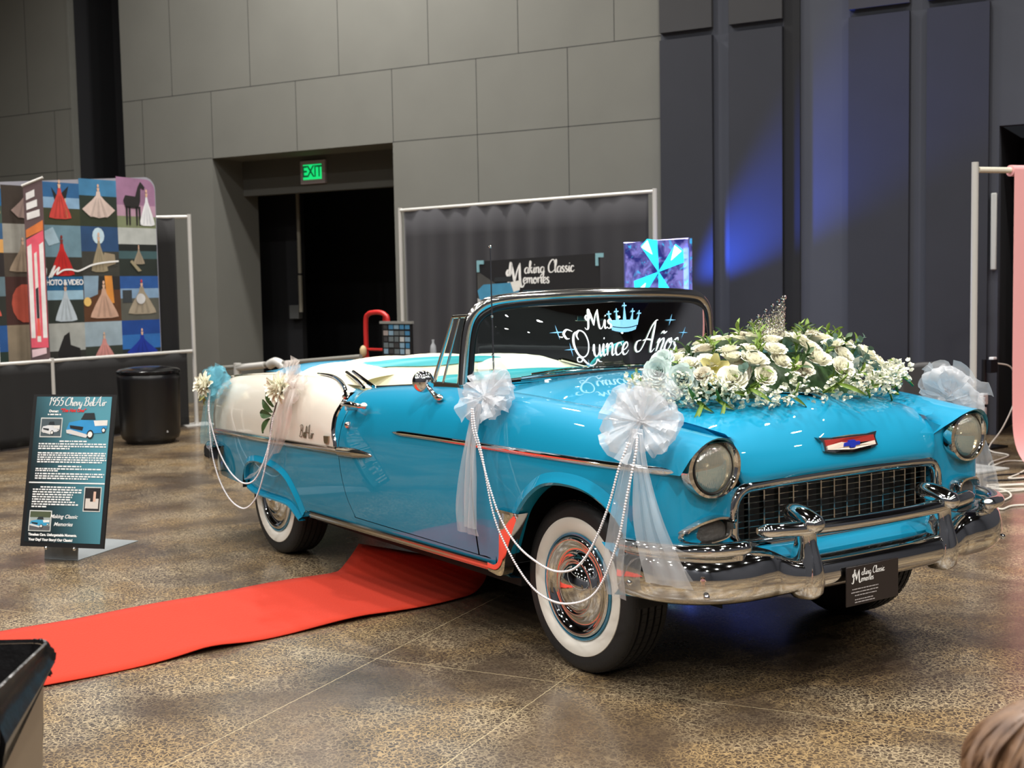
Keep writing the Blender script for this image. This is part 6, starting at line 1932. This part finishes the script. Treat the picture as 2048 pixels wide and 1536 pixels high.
for i in range(5):
    for j in range(5):
        c = r.choice([(120, 150, 170), (90, 100, 104), (176, 180, 180), (60, 120, 160), (50, 50, 52), (150, 140, 136)])
        m = pc(c)
        if m not in cms: cms.append(m)
        cm2_.cur = cms.index(m)
        w_, h_ = .068, .052
        cm2_.box(Vector((-7.30, 2.45, 1.0)) + Rc @ Vector((-.155 + i * .077, -.0115, .15 - j * .062)), (w_ * r.uniform(.8, 1.0), .002, h_ * r.uniform(.8, 1.0)), Rc)
cm2_.build('collage_pictures', cms, cb, smooth=False)
wbt = MB(); wbt.lathe([(0, 0), (.032, .0), (.033, .10), (.028, .15), (.012, .18), (.012, .20), (.014, .20), (.014, .215), (0, .215)], (-7.12, 2.76, .80), 'z', 16)
tag(wbt.build('water_bottle', mat('bottle_clear', (200, 205, 210), .15, alpha=.5), None), 'small clear water bottle on the black table behind the car', 'bottle')

# ------------------------------------------------------------------ stall banner and the lit pinwheel panel
so, sd2, sn = vplane((-7.16, 3.32), (-5.67, 3.77))
sbn = thing('stall_banner', 'black banner with white script lettering and blue car picture hung before the curtain', 'banner', tuple(so + Vector((0, 0, .95))))
SL = 1.56
def spt(a, z, o=0.0): return tuple(so + sd2 * a + sn * o + Vector((0, 0, z)))
b = MB(); b.prism([(0, .95), (SL, .95), (SL, 1.84), (0, 1.80)], lambda a, z, d: spt(a, z, d), -.008, 0); b.build('banner_sheet', mat('banner_black', (24, 24, 27), .55), sbn, smooth=False)
b = MB()
for q, z in ((.02, 1.79), (1.52, 1.82)): b.prism([(q, z - .10), (q + .03, z - .10), (q + .03, z - .02), (q + .09, z - .02), (q + .09, z + .02), (q, z + .02)], lambda a, z_, d: spt(a, z_, d), 0, .012)
b.build('corner_clip', mat('clip_blue', (130, 176, 186), .5), sbn, smooth=False)
fs = lambda a, z: tuple(Vector(spt(a, z, .004)) - sbn.location)
V, F, w_ = script_mesh('M', .24, pen=.13); flat_on([(a + .40, b_ + 1.53) for a, b_ in V], F, 'banner_lettering', white_m, sbn, fs)
V, F, w_ = script_mesh('aking Classic', .125, pen=.14, thin=.5); flat_on([(a + .64, b_ + 1.665 + .012 * a) for a, b_ in V], F, 'banner_lettering', white_m, sbn, fs)
V, F, w_ = script_mesh('emories', .125, pen=.14, thin=.5); flat_on([(a + .62, b_ + 1.565) for a, b_ in V], F, 'banner_lettering', white_m, sbn, fs)
textlines([(.62, 1.0, 1.49, .016, 3)], fs, pc((60, 92, 104)), sbn); textlines([(.55, 1.08, 1.435, .020, 4), (.58, 1.06, 1.40, .018, 5)], fs, white_m, sbn)
cmb = MB(); cmm = []
for poly, c, o in (([(.02, 1.70), (.30, 1.55), (.30, 1.30), (.02, 1.30)], (70, 70, 68), .003), ([(.02, 1.50), (.10, 1.56), (.56, 1.58), (.58, 1.50), (.50, 1.40), (.06, 1.36)], (66, 140, 176), .005), ([(.46, 1.58), (.60, 1.60), (.58, 1.50), (.50, 1.48)], (220, 220, 214), .006),
                   ([(.02, 1.42), (.20, 1.36), (.26, 1.34), (.22, 1.28), (.02, 1.34)], (190, 190, 190), .007), ([(.24, 1.585), (.26, 1.63), (.46, 1.64), (.50, 1.585)], (30, 36, 40), .006)):
    m = pc(c)
    if m not in cmm: cmm.append(m)
    cmb.cur = cmm.index(m); cmb.add([spt(a, z, o) for a, z in poly], [list(range(len(poly)))])
cmb.build('printed_car_picture', cmm, sbn, smooth=False)
dr2 = MB(); hbA = so + sd2 * .78 - sn * .19
dr2.box(tuple(hbA + Vector((0, 0, .46))), (1.6, .34, .92), Matrix((sd2, -sn, Vector((0, 0, 1)))).transposed())
tag(dr2.build('stall_table', drape_m, None, bevel=.02, smooth=False), 'black clothed table under the script banner', 'table')

po, pd_, pn = vplane((-5.20, 3.70), (-4.51, 3.87))
pw = thing('pinwheel_light_panel', 'square iridescent blue light panel with glowing pinwheel blades', 'light panel', tuple(po + Vector((0, 0, .9))))
def ppt(a, z, o=0.0): return tuple(po + pd_ * a + pn * o + Vector((0, 0, z)))
PWD = .71; pcx, pcz = .385, 1.645
irm = bpy.data.materials.new('iridescent_film'); irm.use_nodes = True
nt = irm.node_tree; Bp = nt.nodes['Principled BSDF']; tcc = nt.nodes.new('ShaderNodeTexCoord').outputs['Object']
tc = tcc
f1 = ramp(nt, noise(5, 5, 1.5, vec=tcc), .40, .62); f2 = ramp(nt, noise(9, 4, 2.0, vec=tcc), .55, .70)
cc = mixc(nt, f2, mixc(nt, f1, lin((40, 42, 110)), lin((120, 116, 190))), lin((60, 170, 230)))
nt.links.new(cc, Bp.inputs['Base Color']); nt.links.new(cc, Bp.inputs['Emission Color']); Bp.inputs['Emission Strength'].default_value = .75; Bp.inputs['Roughness'].default_value = .25
b = MB(); b.prism([(0, 1.20), (PWD, 1.20), (PWD, 1.935), (0, 1.92)], lambda a, z, d: ppt(a, z, d), -.05, 0); b.build('panel_face', irm, pw, smooth=False)
b = MB(); b.tube([ppt(0, 1.20), ppt(PWD, 1.20), ppt(PWD, 1.935), ppt(0, 1.92)], .010, 6, closed=True); b.build('panel_rim', mat('violet_rim', (130, 130, 190), .3, .6), pw)
bl_m = mat('blade_cyan', (40, 210, 240), .4, emit=(40, 215, 245), strength=2.0); bw_m = mat('blade_white', (220, 245, 255), .4, emit=(225, 245, 255), strength=2.4)
for q0 in (112, 35, 215, 290):
    q = math.radians(q0); L_ = .30
    P_ = [(0, 0), (L_ * .95 * math.cos(q - .33), L_ * .95 * math.sin(q - .33)), (L_ * 1.08 * math.cos(q), L_ * 1.08 * math.sin(q)), (L_ * 1.02 * math.cos(q + .30), L_ * 1.02 * math.sin(q + .30))]
    b = MB(); b.prism([(pcx + a, pcz + c) for a, c in P_], lambda a, z, d: ppt(a, z, d), .003, .010)
    b.cur = 1; b.prism([(pcx + a * .96, pcz + c * .96) for a, c in ((P_[2][0] * .55, P_[2][1] * .55), P_[2], P_[3])], lambda a, z, d: ppt(a, z, d), .010, .012)
    b.build('pinwheel_blade', [bl_m, bw_m], pw, smooth=False)
b = MB()
for a in (.08, PWD - .08): b.tube([ppt(a, 1.2, -.03), ppt(a, 0, -.03)], .015, 8)
b.build('panel_stand', black, pw)
# blue stage wash that grazes the wall
spx = hall(2.70, -.42, 1.10)
sf = thing('stage_spotlight', 'small black stage spotlight throwing blue light up the dark wall', 'spotlight', tuple(spx))
dirb = (E1 * .70 + Vector((0, 0, .62)) + N1 * .13).normalized()
b = MB(); b.tube([tuple(spx - dirb * .22), tuple(spx - dirb * .02)], [.06, .07], 16); b.cyl(tuple(spx - Vector((0, 0, 1.30))), tuple(spx - dirb * .15), .012, n=8); b.build('spot_body', plastic_black, sf)
sl_ = bpy.data.lights.new('spot_beam', 'SPOT'); sl_.energy = 2600; sl_.color = (.03, .12, 1.0); sl_.spot_size = math.radians(38); sl_.spot_blend = 1.0; sl_.shadow_soft_size = .05
so_ = bpy.data.objects.new('spot_beam', sl_); COL.objects.link(so_); so_.parent = sf
so_.rotation_euler = dirb.to_track_quat('-Z', 'Y').to_euler()
pl_ = bpy.data.lights.new('panel_glow', 'AREA'); pl_.shape = 'SQUARE'; pl_.size = .6; pl_.energy = 14; pl_.color = (.12, .30, 1.0)
plo = bpy.data.objects.new('panel_glow', pl_); COL.objects.link(plo); plo.parent = pw; plo.location = Vector(ppt(pcx + .1, 1.55, -.10)) - pw.location
plo.rotation_euler = (-pn + pd_ * .6).to_track_quat('-Z', 'Y').to_euler()

# ------------------------------------------------------------------ right side: pink paper backdrop, chair, cables
pk0 = Vector((-2.335, 4.93, 0)); pkd = Vector((.17, .985, 0)).normalized(); pkn = Vector((.985, -.17, 0)).normalized()
pb_ = thing('pink_paper_backdrop', 'pink seamless paper backdrop hanging from a white pole frame at right', 'backdrop', tuple(pk0))
b = MB(); b.cyl(tuple(pk0), tuple(pk0 + Vector((0, 0, 2.45))), .027, n=14); b.build('upright', pipe_white, pb_)
b = MB(); b.tube([tuple(pk0 + Vector((0, 0, 2.39)) + pkd * .03), tuple(pk0 + pkd * 2.9 + Vector((0, 0, 2.42)))], .024, 12); b.build('cross_bar', mat('cream_tube', (222, 216, 198), .4), pb_)
b = MB(); b.cyl(tuple(pk0 + pkd * 2.9), tuple(pk0 + pkd * 2.9 + Vector((0, 0, 2.48))), .027, n=14); b.build('upright', pipe_white, pb_)
b = MB(); b.box(tuple(pk0 + Vector((0, 0, .01))), (.4, .4, .012)); b.build('base_plate', pipe_white, pb_, smooth=False)
b = MB(); b.tube([tuple(pk0 + pkd * .37 + Vector((0, 0, 2.39))), tuple(pk0 + pkd * 2.75 + Vector((0, 0, 2.41)))], .045, 16); b.build('paper_roll', pink_m, pb_)
prof = [(.045, 2.40), (.045, 1.5), (.05, .6), (.07, .25), (.16, .07), (.30, .015), (.45, .006), (.7, .005)]
b = MB(); b.grid([[tuple(pk0 + pkd * s_ + pkn * o + Vector((0, 0, z))) for o, z in [(p[0], p[1]) for p in cr(prof, 4)]] for s_ in np.linspace(.37, 2.75, 7)]); b.build('paper_sheet', pink_m, pb_)

ch = thing('plastic_chair', 'black plastic chair with a rounded back behind the far fender', 'chair', (-2.05, 4.05, 0))
chf = Vector((.56, .83, 0)) ; fwd = Vector((-.83, .56, 0))
shell = mat('chair_black', (46, 44, 44), .42)
cc0 = Vector((-2.05, 4.03, 0)); si = Vector((.56, .83, 0))
G = []
for i in range(13):
    u = -1 + i / 6
    row = []
    for k in range(9):
        v = k / 8
        w_ = .235 * (1 - .25 * max(0, v - .6) ** 2 * 4 * abs(u))
        zz = .62 + .30 * v - .06 * abs(u) ** 3 * v
        row.append(tuple(cc0 + si * (u * w_) + fwd * (.03 * u * u - .05 * v) * -1 + Vector((0, 0, zz))))
    G.append(row)
b = MB(); b.grid(G); b.build('backrest', shell, ch, solid=.012)
b = MB(); b.grid([[tuple(cc0 + si * (u * .23) + fwd * (d_ * .42 + .02) + Vector((0, 0, .46 - .02 * (1 - u * u)))) for d_ in np.linspace(0, 1, 6)] for u in np.linspace(-1, 1, 9)]); b.build('seat', shell, ch, solid=.012)
for a in (-1, 1):
    for d_ in (0, 1):
        b = MB(); top = cc0 + si * (a * .20) + fwd * (d_ * .40 + .02) + Vector((0, 0, .46 if d_ else .64)); bot = cc0 + si * (a * .23) + fwd * (d_ * .44 - .04)
        b.cyl(tuple(bot), tuple(top), .011, n=8); b.build('leg', grey_metal, ch)

# vertical pull on the dark wall, outlet post and cords
b = MB(); b.box(tuple(hall(6.275, -.04, 1.98)), (.055, .03, .74), HR); tag(b.build('wall_light_strip', mat('frosted_strip', (176, 178, 174), .5), None, bevel=.01), 'pale vertical strip fixed to the dark wall beside the pink backdrop', 'fixture')
ou = thing('power_pedestal', 'small black power stand with plugs at the foot of the dark wall', 'power strip', (-3.1, 6.15, 0))
b = MB(); b.cyl((-3.1, 6.15, 0), (-3.1, 6.15, .80), .022, n=10); b.box((-3.1, 6.15, .01), (.3, .3, .02)); b.box((-3.06, 6.20, .74), (.06, .10, .12)); b.build('stand_post', plastic_black, ou, smooth=False)
for q_, w_ in (((-3.06, 6.08, .45), (.06, .07, .10)), ((-3.06, 6.22, .78), (.05, .05, .08)), ((-3.06, 6.08, .34), (.05, .05, .07))):
    b = MB(); b.box(q_, w_); b.build('plug', white_m, ou, bevel=.005, smooth=False)
cab_w = mat('white_cable', (214, 208, 196), .5); cab_k = mat('black_cable', (30, 26, 26), .5)
def cable(label, pts, m, r_=.007):
    c = MB(); c.tube(cr([(a, b_, z + .008) for a, b_, z in pts], 7), r_, 6); tag(c.build('cable', m, None), label, 'cable')
cable('white cable looping down from the power stand and over the floor', [(-3.06, 6.24, .76), (-3.0, 6.42, .70), (-2.98, 6.45, .45), (-3.0, 6.3, .18), (-3.0, 6.1, .02), (-2.84, 5.91, 0), (-2.6, 5.8, 0), (-2.45, 5.35, 0), (-2.31, 5.13, 0), (-2.4, 5.5, 0), (-2.2, 5.55, 0), (-1.95, 5.0, 0), (-1.84, 4.70, 0), (-1.70, 4.95, 0), (-1.62, 4.55, 0), (-1.75, 4.3, 0), (-1.55, 4.25, 0), (-1.35, 4.6, 0)], cab_w)
cable('white cable lying in tight loops on the floor beside the pink paper', [(-1.0, 3.9, 0), (-1.12, 3.70, 0), (-1.09, 3.52, 0), (-1.22, 3.62, 0), (-1.35, 4.0, 0), (-1.55, 4.2, 0), (-1.7, 4.15, 0), (-1.6, 4.5, 0), (-1.45, 4.35, 0), (-1.55, 4.05, 0), (-1.75, 4.0, 0), (-1.9, 4.3, 0)], cab_w)
cable('black cable curled on the floor among the white loops', [(-2.2, 5.9, 0), (-1.9, 5.2, 0), (-2.0, 4.75, 0), (-1.9, 4.5, 0), (-1.75, 4.75, 0), (-1.85, 5.0, 0), (-1.65, 5.15, 0), (-1.5, 4.9, 0)], cab_k)

# ------------------------------------------------------------------ small child in the near right corner, seen from above and behind
kid = thing('person', 'small child with light brown hair in the near right corner, mostly out of frame', 'person', (2.838, -2.043, 0))
kc = Vector((2.838, -2.043, .742))
fw_ = Vector((-.83, .56, 0)); sd3 = Vector((.56, .83, 0))
bm = bmesh.new()
nodes = [((0, 0, .40), .075), ((0, 0, .50), .078), ((0, 0, .575), .07), ((0, 0, .625), .034), ((0, 0, .665), .034), ((.0, 0, .70), .06), ((.0, 0, .755), .080), ((0, 0, .80), .062),
         ((0, .085, .575), .034), ((.02, .12, .47), .027), ((.07, .13, .38), .022), ((0, -.085, .575), .034), ((.02, -.12, .47), .027), ((.07, -.13, .38), .022),
         ((0, .045, .34), .055), ((.01, .05, .20), .040), ((0, .05, .05), .028), ((.07, .055, .02), .022), ((0, -.045, .34), .055), ((.01, -.05, .20), .040), ((0, -.05, .05), .028), ((.07, -.055, .02), .022)]
edges = [(0, 1), (1, 2), (2, 3), (3, 4), (4, 5), (5, 6), (6, 7), (2, 8), (8, 9), (9, 10), (2, 11), (11, 12), (12, 13), (0, 14), (14, 15), (15, 16), (16, 17), (0, 18), (18, 19), (19, 20), (20, 21)]
base_k = Vector((kc.x, kc.y, 0))
# hands: palm with four fingers and a thumb on each side
for hs, root in ((1, 10), (-1, 13)):
    p0 = Vector(nodes[root][0])
    pi_ = len(nodes); nodes.append((tuple(p0 + Vector((.03, 0, -.015))), .014)); edges.append((root, pi_))
    for k in range(4):
        a = Vector((.05, hs * (-.013 + .009 * k), -.022)); b2 = Vector((.066 - .003 * abs(k - 1.5), hs * (-.015 + .010 * k), -.034))
        i0 = len(nodes); nodes += [(tuple(p0 + a), .0045), (tuple(p0 + b2), .004)]; edges += [(pi_, i0), (i0, i0 + 1)]
    i0 = len(nodes); nodes += [(tuple(p0 + Vector((.035, hs * -.022, -.012))), .005), (tuple(p0 + Vector((.05, hs * -.026, -.016))), .0045)]; edges += [(pi_, i0), (i0, i0 + 1)]
me = bpy.data.meshes.new('body')
me.from_pydata([tuple(base_k + fw_ * p[0] + sd3 * p[1] + Vector((0, 0, p[2])) - kid.location) for p, _ in nodes], edges, [])
bo_ = bpy.data.objects.new('body', me); COL.objects.link(bo_); bo_.parent = kid
md = bo_.modifiers.new('skin', 'SKIN')
for i, (_, r_) in enumerate(nodes): me.skin_vertices[0].data[i].radius = (r_, r_)
me.skin_vertices[0].data[0].use_root = True
sb2 = bo_.modifiers.new('sub', 'SUBSURF'); sb2.levels = 2; sb2.render_levels = 2
me.materials.append(mat('child_skin', (220, 178, 150), .5, sss=.2))
b = MB()
b.lathe([(.05, .0), (.098, .03), (.105, .12), (.10, .20), (.085, .235), (.045, .25)], tuple(base_k + Vector((0, 0, .385))), 'z', 24); b.build('shirt', mat('child_shirt', (205, 150, 160), .8), kid)
b = MB()
for s_ in (-1, 1): b.sphere(tuple(kc + fw_ * .070 + sd3 * (.030 * s_) + Vector((0, 0, .012))), .009, 8)
b.build('eyes', mat('eye_dark', (40, 28, 22), .2), kid)
b = MB(); b.sphere(tuple(kc + fw_ * .082 + Vector((0, 0, -.008))), .010, 8); 
for s_ in (-1, 1): b.sphere(tuple(kc + sd3 * (.080 * s_) + Vector((0, 0, -.005))), .014, 8, (1, .5, 1.3))
b.build('nose_and_ears', MATS['child_skin'], kid)
hair_m = bpy.data.materials.new('light_brown_hair'); hair_m.use_nodes = True
nt = hair_m.node_tree; tc = nt.nodes.new('ShaderNodeTexCoord').outputs['Object']
cc = mixc(nt, ramp(nt, noise(28, 3), .25, .75), lin((84, 60, 44)), lin((124, 94, 68)))
nt.links.new(cc, nt.nodes['Principled BSDF'].inputs['Base Color']); nt.nodes['Principled BSDF'].inputs['Roughness'].default_value = .42
hb = MB(); hr = random.Random(3)
hd0 = MB()
cap = MB(); G = []
for i in range(33):
    a = 2 * PI * i / 32
    row = []
    for k in range(15):
        v = k / 14
        th = v * PI * .78
        fr_ = max(0, math.cos(a)) ** 2                    # towards the face: shorter
        th = v * PI * lerp(.80, .42, fr_)
        wave = 1 + .05 * math.sin(a * 9 + v * 3) * v + .03 * math.sin(a * 17 + 1.3) * v
        R_ = .108 * wave
        z = math.cos(th) * .112
        rad_ = math.sin(min(th, PI * .62)) * R_ 
        zz = z if th < PI * .62 else math.cos(PI * .62) * .112 - (th - PI * .62) * .22
        row.append(tuple(kc + Vector((0, 0, .018)) + fw_ * (rad_ * math.cos(a)) + sd3 * (rad_ * math.sin(a)) + Vector((0, 0, zz))))
    G.append(row)
cap.grid(G)
for i in range(230):                                       # locks
    a = hr.uniform(0, 2 * PI); v0 = hr.uniform(.05, .5)
    pts = []
    for k in range(6):
        th = (v0 + k * .10) * PI * .80
        R_ = .110 + .004 * k + hr.uniform(0, .004)
        aa = a + .10 * math.sin(k + i) * k * .2
        z = math.cos(min(th, PI * .62)) * .113 - max(0, th - PI * .62) * .2
        pts.append(kc + Vector((0, 0, .018)) + fw_ * (math.sin(min(th, PI * .62)) * R_ * math.cos(aa)) + sd3 * (math.sin(min(th, PI * .62)) * R_ * math.sin(aa)) + Vector((0, 0, z)))
    if math.cos(a) > .75: pts = pts[:3]
    cap.tube([tuple(p) for p in cr(pts, 2)], [.0045] * (len(cr(pts, 2)) - 1) + [.001], 5)
cap.build('hair', hair_m, kid)
